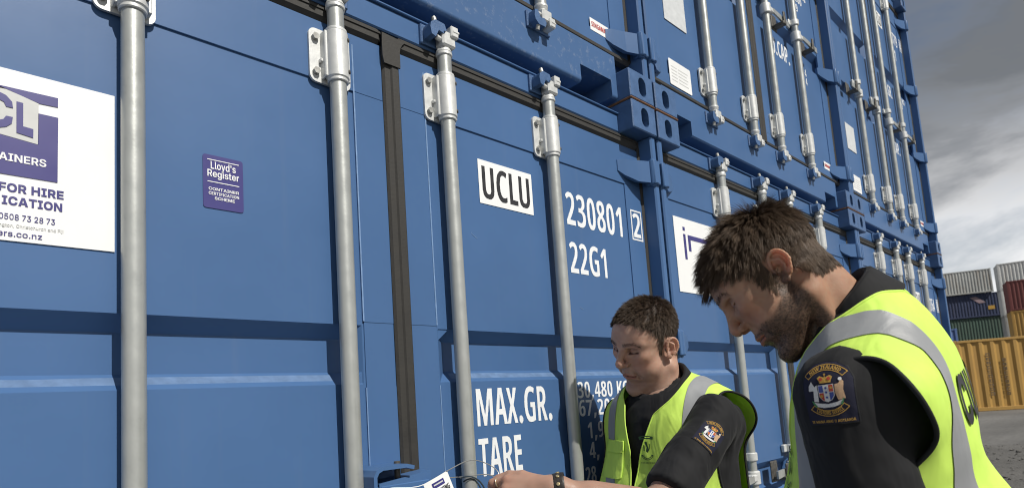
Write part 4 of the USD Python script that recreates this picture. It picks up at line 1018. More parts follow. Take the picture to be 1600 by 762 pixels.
    def vest(X, Y, Z):
        d = torso_sdf(X, Y, Z, vs['w'], spec['belly'], spec['drop'], spec['chest']) - off
        A = np.abs(Y)
        d = smin(d, cone(X, A, Z, (-0.012, 0.06, -0.020 - spec['drop'] * .6), (-0.012, 0.178, -0.068 - spec['drop']), 0.050 + off, 0.050 + off), 0.03)
        for dd in vs['extra']:
            d = smin(d, ell(X, Y, Z, dd[0], dd[1]), 0.06)
        return smax(d, -0.63 - Z, 0.004)
    vm = iso(vest, (-0.36, -0.34, -0.70), (0.34, 0.34, 0.10), 0.0065)
    vm = puff(puff(vm, vs['crease'], 6.0, 31 + spec['seed'], (1.0, 1.0, 0.35)), 0.0035, 15.0, 37 + spec['seed'], (1.0, 1.0, 0.5))
    X, Y, Z = vm.vertices.T; A = np.abs(Y)
    ah = vs['hole']; e = (np.sqrt(((X - ah[0]) / ah[2]) ** 2 + ((Z - ah[1]) / ah[3]) ** 2) - 1) * min(ah[2], ah[3])
    s_arm = smax(vs['strap'] - A, e, 0.02)
    ng = vs['neck']; s_neck = (np.sqrt(((X - ng[0] - ng[4] * (Z)) / ng[1]) ** 2 + (Y / ng[2]) ** 2) - 1) * ng[1]; s_neck = np.where(Z > ng[3], s_neck, 1.0)
    op = np.interp(Z, [p[0] for p in vs['open']], [p[1] for p in vs['open']]); s_open = np.where(X > 0.0, np.abs(Y - vs['open_y'](Z)) - op, 1.0); s_open = np.where(Z < 0.2, s_open, 1.0)
    s_hem = Z + 0.615
    sv = np.minimum(np.minimum(s_arm, s_neck), np.minimum(s_open, s_hem))
    vm = clip(vm, sv)
    cc = trimesh.graph.connected_components(vm.edges, min_len=50); big = max(cc, key=len); keep = np.zeros(len(vm.vertices), bool); keep[big] = True
    vm = trimesh.Trimesh(vm.vertices, vm.faces[keep[vm.faces].all(1)], process=False); vm.remove_unreferenced_vertices()
    lp = loops(vm)
    for rg_i in range(4):                                         # smooth the cut line a little
        pass
    vw = trimesh.Trimesh(W(vm.vertices), vm.faces, process=False)
    vest_p = put('vest', thick(vw, 0.0022), 'hi_vis', root)
    X, Y, Z = vm.vertices.T; A = np.abs(Y)
    tp = vs['tape']; yc = np.interp(Z, [p[0] for p in tp], [p[1] for p in tp]); hw = vs.get('tw', 0.022)
    for sgn in (1, -1):
        s_t = np.where(sgn * Y > 0, hw - np.abs(A - yc), -1.0)
        tm_ = clip(trimesh.Trimesh(vm.vertices + vm.vertex_normals * 0.0016, vm.faces, process=False), s_t)
        if len(tm_.faces):
            put('reflective_tape', trimesh.Trimesh(W(tm_.vertices), tm_.faces, process=False), 'reflective_tape', vest_p)
    for l in lp:
        if len(l) > 30:
            q = evened(l, 0.006); arm_hole = abs(q[:, 1].mean()) > 0.10; put('binding', tube(W(q), 0.0036 if arm_hole else 0.0022, 7, closed=True), 'binding' if arm_hole else 'hi_vis', vest_p)
    # ---- trousers and shoes
    hipz = -0.60; feet = spec['feet']
    hips = [W((-0.01, s * 0.085, hipz)) for s in (1, -1)]
    def legs(X, Y, Z):
        c_ = W((-0.012, 0, -0.60)); q = [R.T @ (np.array(p) - c_) for p in (c_,)]
        d = None
        for h_, ft in zip(hips, feet):
            kn_ = (np.array(h_) + np.array(ft) + [0, 0, 0.06]) / 2 + spec['knee']
            l = chain(X, Y, Z, [h_, kn_, np.array(ft) + [0, 0, 0.07]], [0.098, 0.072, 0.062], 0.03); d = l if d is None else smin(d, l, 0.03)
        x = (X - c_[0]) * R[0, 0] + (Y - c_[1]) * R[1, 0] + (Z - c_[2]) * R[2, 0]; y = (X - c_[0]) * R[0, 1] + (Y - c_[1]) * R[1, 1] + (Z - c_[2]) * R[2, 1]; z = (X - c_[0]) * R[0, 2] + (Y - c_[1]) * R[1, 2] + (Z - c_[2]) * R[2, 2]
        return smin(d, ell(x, y, z, (0, 0, 0.03), (0.128, 0.178, 0.15)), 0.04)
    al = np.array([*hips, *feet]); lg = iso(legs, np.append(al.min(0)[:2] - 0.22, 0.02), np.append(al.max(0)[:2] + 0.22, al[:, 2].max() + 0.2), 0.014)
    put('trousers', puff(lg, 0.008, 6, 5, (1, 1, 0.5)), 'trouser_cloth')
    fw = np.array([R[0, 0], R[1, 0], 0]); fw /= np.linalg.norm(fw)
    for ft in feet:
        f0 = np.array(ft); sm_ = iso(lambda X, Y, Z: smax(smin(cone(X, Y, Z, f0 - fw * 0.05 + [0, 0, 0.045], f0 + fw * 0.12 + [0, 0, 0.036], 0.042, 0.040), cone(X, Y, Z, f0 + [0, 0, 0.05], f0 + [0, 0, 0.11], 0.045), 0.03), 0.004 - Z, 0.006), f0 - [0.24, 0.24, 0.02], f0 + [0.24, 0.24, 0.17], 0.007)
        put('shoe', sm_, 'shoe_leather')
    return dict(root=root, put=put, W=W, Lc=Lc, shirt=smw, vest=vw, R=R, vest_p=vest_p, shirt_p=shirt_p, sh=sh, elb=elb, HM={s: a['HM'] for s, a in arms.items()}, HW=HW_, k=k)

# ---- the man in front, seen from his left, bending his head over
def trunk_frame(az, lean, roll):
    az, lean, roll = (math.radians(q) for q in (az, lean, roll))
    F, L, Z = np.array([math.cos(az), math.sin(az), 0]), np.array([-math.sin(az), math.cos(az), 0]), np.array([0, 0, 1.0])
    f, u = F * math.cos(lean) - Z * math.sin(lean), F * math.sin(lean) + Z * math.cos(lean)
    return np.stack([f, L * math.cos(roll) + u * math.sin(roll), -L * math.sin(roll) + u * math.cos(roll)], 1)
R1 = trunk_frame(104.4, 2, -12)
H1 = np.array([-1.089, -0.851, 1.610])
FRONT = dict(seed=3, label='nearer man, tousled brown hair and stubble, head bowed, his vest lettered on the back',
    base=(-0.84, -0.95, 0), R=R1, O=(-1.018, -0.938, 1.537), k=0.97, HR=frame(116.3, 39.6, 8.3), HC=H1, hk=0.95, full=0.0, hl=dict(low_nape=-0.046), lid=0.0016, es=0.88, nr=0.057,
    neck=(0.0, 0, -0.03), skin=(0.345, 0.195, 0.125), hair_base=(0.040, 0.026, 0.017), beard=0.95, stub=(0.060, 0.038, 0.026), belly=0.0, drop=0.042, nose=0.0, jaw=0.0, arm_tone=0.8, chest=0.010, sr=0.065,
    arms={'left': dict(shoulder=(-1.156, -0.952, 1.420), elbow=(-1.140, -0.982, 1.150), wrist=(-1.12, -0.76, 1.08), dir=(0.25, 0.95, 0.0), back=(-0.9, 0.2, 0.35)),
          'right': dict(shoulder=(-0.840, -0.885, 1.505), elbow=(-0.76, -0.90, 1.22), wrist=(-0.90, -0.70, 1.10), dir=(-0.25, 0.95, 0.0), back=(0.9, 0.2, 0.35))},
    hw=[0.00042, 0.00012],
    hair=[('hair', dict(n=34000, mask=lambda q: (hair_line(q, low_nape=-0.046) > 0) & (np.abs(q[:, 1]) < 0.0785), length=lambda q: np.interp(q[:, 2], [-0.06, -0.02, 0.03, 0.07, 0.11], [0.015, 0.018, 0.021, 0.031, 0.039]) * np.interp(q[:, 0], [-0.1, -0.06, 0.03, 0.08], [0.85, 0.9, 1.0, 1.05]) * (1 + 0.45 * np.exp(-((q[:, 0] + 0.05) ** 2 + q[:, 1] ** 2 + (q[:, 2] - 0.12) ** 2) / 0.035 ** 2)),
            lift=lambda q: np.interp(q[:, 2], [-0.06, 0.02, 0.08, 0.12], [0.16, 0.07, 0.30, 0.70]), crown=(-0.055, 0.0, 0.118), grav=(0.40, 0, -0.12), wild=0.20, clumps=1900), 'hair_brown'),
          ('beard', dict(n=3600, mask=lambda q: (q[:, 0] > -0.004) & (q[:, 2] < np.interp(q[:, 0], [-0.02, 0.010, 0.030, 0.060, 0.080, 0.12], [0.012, 0.006, -0.036, -0.046, -0.040, -0.037])) & (q[:, 2] > -0.128) & ~((np.abs(q[:, 2] + 0.0535) < 0.008) & (q[:, 0] > 0.082)),
            length=lambda q: 0.0034 + 0 * q[:, 0], lift=lambda q: 0.35 + 0 * q[:, 0], crown=(-0.03, 0.0, 0.16), grav=(0, 0, -0.4), wild=0.3, clumps=2000, seg=3), 'beard_hair'),
          ('eyebrow', dict(n=150, mask=lambda q: (np.abs(q[:, 2] - (0.0415 - 0.9 * np.maximum(np.abs(q[:, 1]) - 0.04, 0) + 0.10 * (np.abs(q[:, 1]) - 0.015))) < 0.0036) & (np.abs(q[:, 1]) > 0.011) & (np.abs(q[:, 1]) < 0.054) & (q[:, 0] > 0.055), length=lambda q: 0.009 + 0 * q[:, 0], lift=lambda q: 0.25 + 0 * q[:, 0], crown=(0.10, 0.0, 0.03), grav=(0, 0, 0.2), wild=0.2, clumps=200, seg=3), 'beard_hair')],
    sleeve=0.86, collar=dict(c=(0.010, 0.004, 0.010), axis=(0.62, 0.16, 1.0), rx=0.064, ry=0.065, gap=14, drop=0.030),
    vest=dict(off=0.021, w=0.006, extra=[((-0.008, 0, -0.46), (0.207, 0.185, 0.24))], crease=0.010, hole=(0.012, -0.170, 0.094, 0.148), strap=0.194, neck=(0.050, 0.138, 0.125, -0.24, 0.22), open=[(-0.7, 0.004), (-0.30, 0.006), (-0.10, 0.055), (0.1, 0.08)], open_y=lambda z: 0 * z, tape=[(-0.7, 0.128), (-0.1, 0.136), (0.05, 0.141)], tw=0.0185),
    feet=((-0.94, -1.00, 0), (-0.74, -0.92, 0)), knee=np.array([0.0, 0.03, 0]))
F_ = person(FRONT)

# ---- the man by the doors
R2 = trunk_frame(180, 6, 0)
SC = 1.055
def far(*p):
    """steps a point back from where the man was first measured"""
    return tuple(CAM_POS + (np.array(p) - CAM_POS) * SC)
DOOR = dict(seed=8, label='farther man, short dark hair and wrist strap, reaching out to the seal wire',
    base=(-0.44, -0.23, 0), R=R2, O=far(-0.548, -0.268, 1.438), k=1.03 * SC, HR=frame(164.8, 22.2, -15.6), HC=far(-0.587, -0.249, 1.587), hk=1.03 * SC, full=0.009, hl=dict(front=0.099, temple=0.016), lid=0.0023, es=0.89, nr=0.052,
    neck=(0.0, 0, -0.05), skin=(0.44, 0.265, 0.195), hair_base=(0.036, 0.025, 0.018), beard=0.32, stub=(0.21, 0.135, 0.10), belly=0.012, drop=0.022, nose=0.003, jaw=0.010, arm_tone=0.74, chest=0.0, sr=0.060,
    arms={'left': dict(shoulder=far(-0.590, -0.440, 1.366), elbow=far(-0.838, -0.395, 1.155), wrist=far(-1.030, -0.216, 1.232), dir=(-0.62, 0.74, -0.05), back=(-0.72, -0.62, 0.38),
              fingers=[((0.042, 0.026, 0.020), (24, 52, 40), 0.06), ((0.044, 0.028, 0.020), (44, 58, 34), 0.0), ((0.040, 0.026, 0.019), (54, 62, 30), -0.03), ((0.032, 0.019, 0.017), (60, 60, 30), -0.08)],
              thumb=[(0.018, 0.022, -0.008), (0.052, 0.041, -0.010), (0.084, 0.046, -0.013), (0.113, 0.043, -0.016)]),
          'right': dict(shoulder=far(-0.500, -0.085, 1.366), elbow=far(-0.385, -0.045, 1.12), wrist=far(-0.56, -0.075, 0.93), dir=(-0.8, -0.1, -0.5), back=(0.1, 0.5, 0.8))},
    hw=[0.00052, 0.00016],
    hair=[('hair', dict(n=20000, mask=lambda q: (hair_line(q, front=0.099, temple=0.016) > 0) & (np.abs(q[:, 1]) < 0.0785), length=lambda q: np.interp(q[:, 2], [-0.06, -0.01, 0.04, 0.09, 0.13], [0.006, 0.008, 0.012, 0.017, 0.021]) * np.interp(q[:, 0], [0.0, 0.06, 0.085], [1.0, 0.95, 0.75]),
            lift=lambda q: np.interp(q[:, 2], [-0.06, 0.02, 0.09, 0.13], [0.2, 0.22, 0.60, 1.0]), crown=(-0.055, 0.0, 0.118), grav=(0.05, 0, 0.30), wild=0.22, clumps=1500), 'hair_dark'),
          ('eyebrow', dict(n=150, mask=lambda q: (np.abs(q[:, 2] - (0.0415 - 0.9 * np.maximum(np.abs(q[:, 1]) - 0.04, 0) + 0.10 * (np.abs(q[:, 1]) - 0.015))) < 0.0034) & (np.abs(q[:, 1]) > 0.011) & (np.abs(q[:, 1]) < 0.054) & (q[:, 0] > 0.055), length=lambda q: 0.008 + 0 * q[:, 0], lift=lambda q: 0.2 + 0 * q[:, 0], crown=(0.10, 0.0, 0.03), grav=(0, 0, 0.2), wild=0.2, clumps=200, seg=3), 'beard_hair')],
    sleeve=0.80, collar=dict(c=(0.008, 0, 0.022), axis=(0.40, 0, 1.0), rx=0.068, ry=0.069, gap=18, drop=0.030),
    vest=dict(off=0.021, w=0.004, extra=[((0.018, -0.008, -0.44), (0.172, 0.212, 0.26)), ((0.055, -0.105, -0.36), (0.120, 0.115, 0.22))], crease=0.010, hole=(0.010, -0.150, 0.094, 0.150), strap=0.172, neck=(0.024, 0.112, 0.098, -0.14, 0.30), open=[(-0.7, 0.003), (-0.31, 0.004), (-0.22, 0.006), (-0.13, 0.019), (-0.05, 0.045), (0.1, 0.07)], open_y=lambda z: np.interp(z, [-0.3, -0.05], [-0.045, -0.018]), tape=[(-0.7, 0.108), (-0.25, 0.112), (-0.1, 0.126), (0.05, 0.130)], tw=0.020),
    feet=((-0.50, -0.32, 0), (-0.42, -0.12, 0)), knee=np.array([-0.02, 0.0, 0]))
D_ = person(DOOR)
# ================================================================= badges and print on the clothes
def badge(P_, arm, t, out, tilt=0.0):
    S, E_ = (np.array(P_['W'](P_[k][arm])) for k in ('sh', 'elb'))
    ax = (S - E_) / np.linalg.norm(S - E_); n = np.array(out, float); n -= ax * (n @ ax); n /= np.linalg.norm(n)
    r = np.cross(ax, n); a = math.radians(tilt); v = ax * math.cos(a) + r * math.sin(a); u = np.cross(v, n)
    return Drape(P_['shirt'], S + (E_ - S) * t + n * 0.06, u, v, n)
sleeve_patch(badge(F_, 'left', -0.02, (-0.95, 0.02, 0.06), 3), F_['shirt_p'], F_['put'])
sleeve_patch(badge(D_, 'left', 0.28, (-0.60, -0.76, 0.25), 4), D_['shirt_p'], D_['put'])

def back_print(P_):
    R, W = P_['R'], P_['W']; n = -R[:, 0]; v = R[:, 2]; u = np.cross(v, n)
    dr = Drape(P_['vest'], W((-0.14, 0, -0.14)), u, v, n, r=0.16)
    g = glyphs('CUSTOMS', 'wide', 800); x0, _, x1, _ = g.bounds; k = 0.245 / (x1 - x0)
    P_['put']('back_lettering', dr(affinity.affine_transform(g, [k, 0, 0, 0.074, -x0 * k - 0.1025, -0.03]), 0.0028, size=0.006), 'letter_black', P_['vest_p'])
back_print(F_); back_print(D_)
def chest_print(P_, y, z):
    R, W = P_['R'], P_['W']; n = R[:, 0] * 0.94 + R[:, 1] * 0.34; n /= np.linalg.norm(n); v = R[:, 2] - n * (R[:, 2] @ n); v /= np.linalg.norm(v); u = np.cross(v, n)
    dr = Drape(P_['vest'], W((0.13, y, z)), u, v, n, r=0.09)
    band = arc_band(0.075, 0.084, 74, 106, 0, -0.052)
    low = arc_band(0.0145, 0.0205, 200, 340, 0, -0.016)
    crest = shapely.union_all([Polygon([(-0.006, 0.014), (0.002, 0.016), (0.004, 0.004), (0.008, -0.008), (0.002, -0.016), (-0.003, -0.012), (0.0, 0.0)]), Polygon([(-0.010, 0.006), (-0.007, 0.006), (-0.007, -0.012), (-0.010, -0.010)]), Polygon([(0.008, 0.010), (0.011, 0.008), (0.011, -0.006), (0.009, -0.006)])])
    P_['put']('chest_emblem', dr(shapely.union_all([band.difference(sbox(-0.014, 0.026, 0.014, 0.029)), low.difference(arc_band(0.0165, 0.0185, 212, 328, 0, -0.016)), crest]), 0.0026, size=0.004), 'print_dark_green', P_['vest_p'])
    m = glyphs('TE MANA ARAI O AOTEAROA', 'narrow', 560); x0, _, x1, _ = m.bounds; k = 0.045 / (x1 - x0)
    P_['put']('chest_emblem', dr(affinity.affine_transform(m, [k, 0, 0, 0.0036, -x0 * k - 0.0225, -0.046]), 0.0026, size=0.004), 'print_dark_green', P_['vest_p'])
chest_print(D_, 0.006, -0.120); chest_print(F_, 0.050, -0.235)
# chest pocket with its flap on the right side of the door man's vest
R, W = D_['R'], D_['W']; n = R[:, 0] * 0.96 - R[:, 1] * 0.28; n /= np.linalg.norm(n); v = R[:, 2] - n * (R[:, 2] @ n); v /= np.linalg.norm(v); u = np.cross(v, n)
dr = Drape(D_['vest'], W((0.13, -0.108, -0.125)), u, v, n, r=0.11)
pk = dr(rrect(-0.045, -0.085, 0.048, 0.0, 0.006), 0.0045, size=0.008)
pk2 = dr(Polygon([(-0.047, 0.024), (0.050, 0.024), (0.050, -0.004), (0.044, -0.012), (-0.041, -0.012), (-0.047, -0.004)]), 0.0085, size=0.008)
D_['put']('pocket', thick(pk, 0.004), 'hi_vis', D_['vest_p']); D_['put']('pocket_flap', thick(pk2, 0.004), 'hi_vis', D_['vest_p'])

# ---- wrist strap and ring of the door man
HM = D_['HM']['left']; Wr = np.array(DOOR['arms']['left']['wrist']); k = D_['k']
def wr(p):
    return Wr + HM @ (np.array(p, float) * k)
ring_pts = lambda x, a, b, m=28: np.array([wr((x, a * math.cos(t), b * math.sin(t))) for t in np.linspace(0, 2 * math.pi, m, endpoint=False)])
rows = []
for x, e in ((-0.047, 0.0), (-0.0465, 0.0018), (-0.040, 0.0026), (-0.026, 0.0026), (-0.0195, 0.0018), (-0.019, 0.0)):
    f_ = 1 + (-0.019 - x) * 1.5
    rows.append(ring_pts(x, (0.0305 + e) * f_, (0.0262 + e) * f_))
V = np.array(rows); a_, b_ = V.shape[:2]; F = []
for i in range(a_ - 1):
    for j in range(b_):
        p, q, r_, s_ = i * b_ + j, i * b_ + (j + 1) % b_, (i + 1) * b_ + (j + 1) % b_, (i + 1) * b_ + j; F += [[p, q, r_], [p, r_, s_]]
strap = D_['put']('wrist_strap', trimesh.Trimesh(V.reshape(-1, 3), F, process=False), 'leather_dark', D_['root'])
for t in np.linspace(0.35, 2.8, 5):
    c_ = wr((-0.033, 0.0335 * math.cos(t) * 1.02, 0.0292 * math.sin(t) * 1.02)); d_ = HM @ np.array([0, math.cos(t), math.sin(t)])
    D_['put']('stud', cyl(c_ - d_ * 0.002, c_ + d_ * 0.002, 0.0048, 10), 'brass', strap)
fi = DOOR['arms']['left']['fingers'][0]
mc = np.array((0.088, 0.029, 0.002)); l0, b0 = fi[0][0] * 0.62, math.radians(fi[1][0]); c0 = mc + l0 * np.array([math.cos(b0), 0, -math.sin(b0)]); d0 = np.array([math.cos(b0), 0, -math.sin(b0)]); y0 = np.array([0, 1.0, 0]); z0 = np.cross(d0, y0)
D_['put']('finger_ring', tube(np.array([wr(c0 + 0.0112 * (math.cos(t) * y0 + math.sin(t) * z0)) for t in np.linspace(0, 2 * math.pi, 20, endpoint=False)]), 0.0016 * k, 8, closed=True), 'gold_ring', D_['root'])

# ================================================================= the seal on the door
sl = thing('seal', (-1.20, -0.012, 1.25), label='white paper seal tag hanging on a thin wire at the blue lock box', cat='seal')
o = np.array([-1.20, -0.012, 1.25])
c4 = np.array([(-1.240, -0.010, 1.2620), (-1.170, -0.016, 1.287), (-1.139, -0.020, 1.203), (-1.209, -0.014, 1.178)]) - o
g_ = np.linspace(0, 1, 9); S_, T_ = np.meshgrid(g_, g_, indexing='ij')
pt = ((1 - S_) * (1 - T_))[..., None] * c4[0] + (S_ * (1 - T_))[..., None] * c4[1] + (S_ * T_)[..., None] * c4[2] + ((1 - S_) * T_)[..., None] * c4[3]
pt[..., 1] -= 0.006 * np.sin(S_ * math.pi) * (0.3 + T_)
v_ = pt.reshape(-1, 3); f_ = []
for i in range(8):
    for j in range(8):
        a = i * 9 + j; f_ += [[a, a + 9, a + 10], [a, a + 10, a + 1]]
tagm = trimesh.Trimesh(v_, f_, process=False); tagm.fix_normals()
if tagm.vertex_normals[:, 1].mean() > 0: tagm.invert()
tg = obj('tag', thick(tagm, 0.0008), 'sticker_white', sl, smooth=40)
ue = (c4[1] - c4[0]) / np.linalg.norm(c4[1] - c4[0]); ne = np.cross(ue, c4[3] - c4[0]); ne /= np.linalg.norm(ne); ne = -ne if ne[1] > 0 else ne; ve = np.cross(ne, ue)
dt = Drape(tagm, c4.mean(0), ue, ve, ne, r=0.08, side=-1)
obj('tag_print', dt(rrect(-0.018, 0.0215, 0.018, 0.0355, 0.001), 0.0009, size=0.006), 'navy_print', tg, smooth=False)
obj('tag_print', dt(sbox(-0.014, 0.0275, 0.014, 0.0310), 0.0014, size=0.006), 'grey_print', tg, smooth=False)
wg = glyphs('WARNING', 'narrow', 700); x0, _, x1, _ = wg.bounds; kk = 0.052 / (x1 - x0)
obj('tag_lettering', dt(affinity.affine_transform(wg, [kk, 0, 0, 0.0135, -0.024 - x0 * kk, 0.004]), 0.0010, size=0.006), 'letter_black', tg, smooth=False)
for z in (-0.006, -0.014, -0.022):
    obj('tag_print', dt(sbox(-0.03, z, 0.034, z + 0.004), 0.0010, size=0.006), 'grey_print', tg, smooth=False)
def spline(pts, n=40):
    from scipy.interpolate import CubicSpline
    pts = np.array(pts, float); s = np.concatenate([[0], np.cumsum(np.linalg.norm(np.diff(pts, axis=0), axis=1))])
    return CubicSpline(s, pts)(np.linspace(0, s[-1], n))
plain('wire_steel', (0.42, 0.42, 0.40), 0.35, metal=0.7)
plain('wire_dark', (0.03, 0.045, 0.06), 0.5)
tipw = wr((0.112, 0.038, -0.022))
obj('wire', tube(spline(np.array([(-1.176, -0.014, 1.284), (-1.135, -0.020, 1.298), (-1.088, -0.016, 1.304), (-1.040, -0.020, 1.290), (-1.012, -0.030, 1.266), tuple(tipw)]) - o), 0.0013, 6), 'wire_steel', sl)
obj('wire', tube(spline(np.array([tuple(tipw), (-1.045, -0.030, 1.262), (-1.085, 0.005, 1.262), (-1.12, 0.035, 1.262), (-1.17, 0.035, 1.262), (-1.21, 0.02, 1.262)]) - o), 0.0013, 6), 'wire_steel', sl)
obj('wire', tube(spline(np.array([(-1.238, -0.010, 1.262), (-1.30, 0.0, 1.262), (-1.345, 0.004, 1.262), (-1.37, 0.006, 1.250)]) - o), 0.0011, 6), 'sticker_white', sl)
obj('wire', tube(spline(np.array([(-1.10, 0.02, 1.258), (-1.075, -0.005, 1.258), (-1.052, -0.012, 1.235), (-1.042, -0.012, 1.200), (-1.06, -0.01, 1.15)]) - o), 0.0022, 7), 'wire_dark', sl)
obj('wire', tube(spline(np.array([(-1.09, 0.02, 1.248), (-1.070, -0.004, 1.250), (-1.058, -0.010, 1.228), (-1.05, -0.010, 1.195), (-1.065, -0.01, 1.15)]) - o), 0.0022, 7), 'wire_dark', sl)

# ================================================================= ground and the yard beyond
mat('concrete', {'g': ('geometry', {}), 'n1': ('noise_texture', {'scale': 0.22, 'detail': 6.0, 'roughness': 0.6}), 'n2': ('noise_texture', {'scale': 9.0, 'detail': 6.0, 'roughness': 0.7}),
    'm': ('mapping', {'scale': (0.05, 0.9, 1.0), 'rotation': (0, 0, -0.5)}), 'n3': ('noise_texture', {'scale': 1.0, 'detail': 5.0}),
    'c': ('rgb_ramp', {'ramp': [(0.3, (0.115, 0.112, 0.106)), (0.7, (0.20, 0.196, 0.187))]}), 'd': ('rgb_ramp', {'ramp': [(0.35, (0.62, 0.62, 0.62)), (0.65, (1, 1, 1))]}), 'e': ('rgb_ramp', {'ramp': [(0.35, (0.72, 0.72, 0.72)), (0.6, (1, 1, 1))]}),
    'x': ('mix_color', {'blend_type': 'multiply', 'fac': 1.0}), 'x2': ('mix_color', {'blend_type': 'multiply', 'fac': 0.8}), 'b': ('bump', {'strength': 0.4, 'distance': 0.01}), 'p': ('principled_bsdf', {'roughness': 0.85})},
    [('g.position', 'n1.vector'), ('g.position', 'n2.vector'), ('g.position', 'm.vector'), ('m.vector', 'n3.vector'), ('n1.fac', 'c.fac'), ('n2.fac', 'd.fac'), ('n3.fac', 'e.fac'), ('c.color', 'x.a'), ('d.color', 'x.b'), ('x.result', 'x2.a'), ('e.color', 'x2.b'),
     ('x2.result', 'p.base_color'), ('n2.fac', 'b.height'), ('b.normal', 'p.normal')])
mat('rough_ground', {'g': ('geometry', {}), 'n1': ('noise_texture', {'scale': 0.9, 'detail': 6.0, 'roughness': 0.65}), 'n2': ('noise_texture', {'scale': 26.0, 'detail': 6.0, 'roughness': 0.75}),
    'c': ('rgb_ramp', {'ramp': [(0.3, (0.095, 0.092, 0.086)), (0.7, (0.160, 0.155, 0.146))]}), 'd': ('rgb_ramp', {'ramp': [(0.35, (0.45, 0.45, 0.45)), (0.68, (1.2, 1.2, 1.2))]}),
    'x': ('mix_color', {'blend_type': 'multiply', 'fac': 1.0, 'use_clamp': False}), 'b': ('bump', {'strength': 0.9, 'distance': 0.02}), 'p': ('principled_bsdf', {'roughness': 0.9})},
    [('g.position', 'n1.vector'), ('g.position', 'n2.vector'), ('n1.fac', 'c.fac'), ('n2.fac', 'd.fac'), ('c.color', 'x.a'), ('d.color', 'x.b'), ('x.result', 'p.base_color'), ('n2.fac', 'b.height'), ('b.normal', 'p.normal')])
gx, gy = np.array([-400., 1500.]), np.array([-700., 900.])
obj('ground', trimesh.Trimesh([(gx[0], gy[0], 0), (gx[1], gy[0], 0), (gx[1], gy[1], 0), (gx[0], gy[1], 0)], [[0, 1, 2], [0, 2, 3]], process=False), 'concrete', kind='structure', smooth=False)
rg4 = np.random.default_rng(21)
ang = np.linspace(0, 2 * math.pi, 90, endpoint=False)
rr4 = 1 + 0.10 * np.array([meshkit.noise(np.array([math.cos(a) * 3, math.sin(a) * 3, 0.5])) - 0.5 for a in ang]) * 2
patch = Polygon([(9.6 + 5.3 * math.cos(a) * r, -4.0 + 9.0 * math.sin(a) * r) for a, r in zip(ang, rr4)]).intersection(sbox(4.9, -14, 20, -0.05).union(sbox(5.0, -14, 20, 4.6)))
gp = ext(patch, 0.004)
obj('gravel', gp, 'rough_ground', smooth=False, kind='stuff', label='dark rough gravel patch on the pale concrete')
stones = []
for _ in range(900):
    x, y = rg4.uniform(8.5, 14.9), rg4.uniform(-2.0, 3.6)
    if patch.contains(Point(x, y)):
        s_ = abs(rg4.normal(0.008, 0.006)) + 0.005
        q = hull(rg4.normal(0, 1, (9, 3)) * [s_, s_, s_ * 0.6]); q.apply_translation((x, y, 0.004 + s_ * 0.3)); stones.append(q)
obj('loose_stones', cat(*stones), 'rough_ground', smooth=False, kind='stuff', label='loose stones scattered on the dark gravel')

def weathered(name, col, streak, amount):
    c = np.array(col, float)
    mat(name, {'g': ('texture_coordinate', {}), 'm': ('mapping', {'scale': (3.0, 3.0, 0.35)}), 'n': ('noise_texture', {'scale': 1.0, 'detail': 6.0, 'roughness': 0.7}), 'n2': ('noise_texture', {'scale': 0.5, 'detail': 4.0}),
        'r': ('rgb_ramp', {'ramp': [(0.52, (0, 0, 0)), (0.75, (amount,) * 3)]}), 'c': ('rgb_ramp', {'ramp': [(0.3, tuple(c * 0.85)), (0.7, tuple(c * 1.12))]}), 'x': ('mix_color', {'b': streak}), 'p': ('principled_bsdf', {'roughness': 0.6})},
        [('g.object', 'm.vector'), ('m.vector', 'n.vector'), ('g.object', 'n2.vector'), ('n.fac', 'r.fac'), ('n2.fac', 'c.fac'), ('c.color', 'x.a'), ('r.color', 'x.fac'), ('x.result', 'p.base_color')])
weathered('yard_yellow', (0.36, 0.21, 0.048), (0.22, 0.12, 0.04), 0.5); weathered('yard_green', (0.048, 0.088, 0.068), (0.12, 0.10, 0.07), 0.4); weathered('yard_navy', (0.022, 0.034, 0.085), (0.10, 0.08, 0.07), 0.3)
weathered('yard_grey', (0.34, 0.35, 0.34), (0.22, 0.13, 0.06), 0.8); weathered('yard_white', (0.55, 0.56, 0.55), (0.30, 0.22, 0.14), 0.5); weathered('yard_red', (0.13, 0.030, 0.028), (0.10, 0.04, 0.03), 0.4); weathered('yard_brown', (0.17, 0.062, 0.035), (0.08, 0.05, 0.04), 0.5); weathered('yard_blue', (0.05, 0.10, 0.25), (0.1, 0.08, 0.07), 0.3)
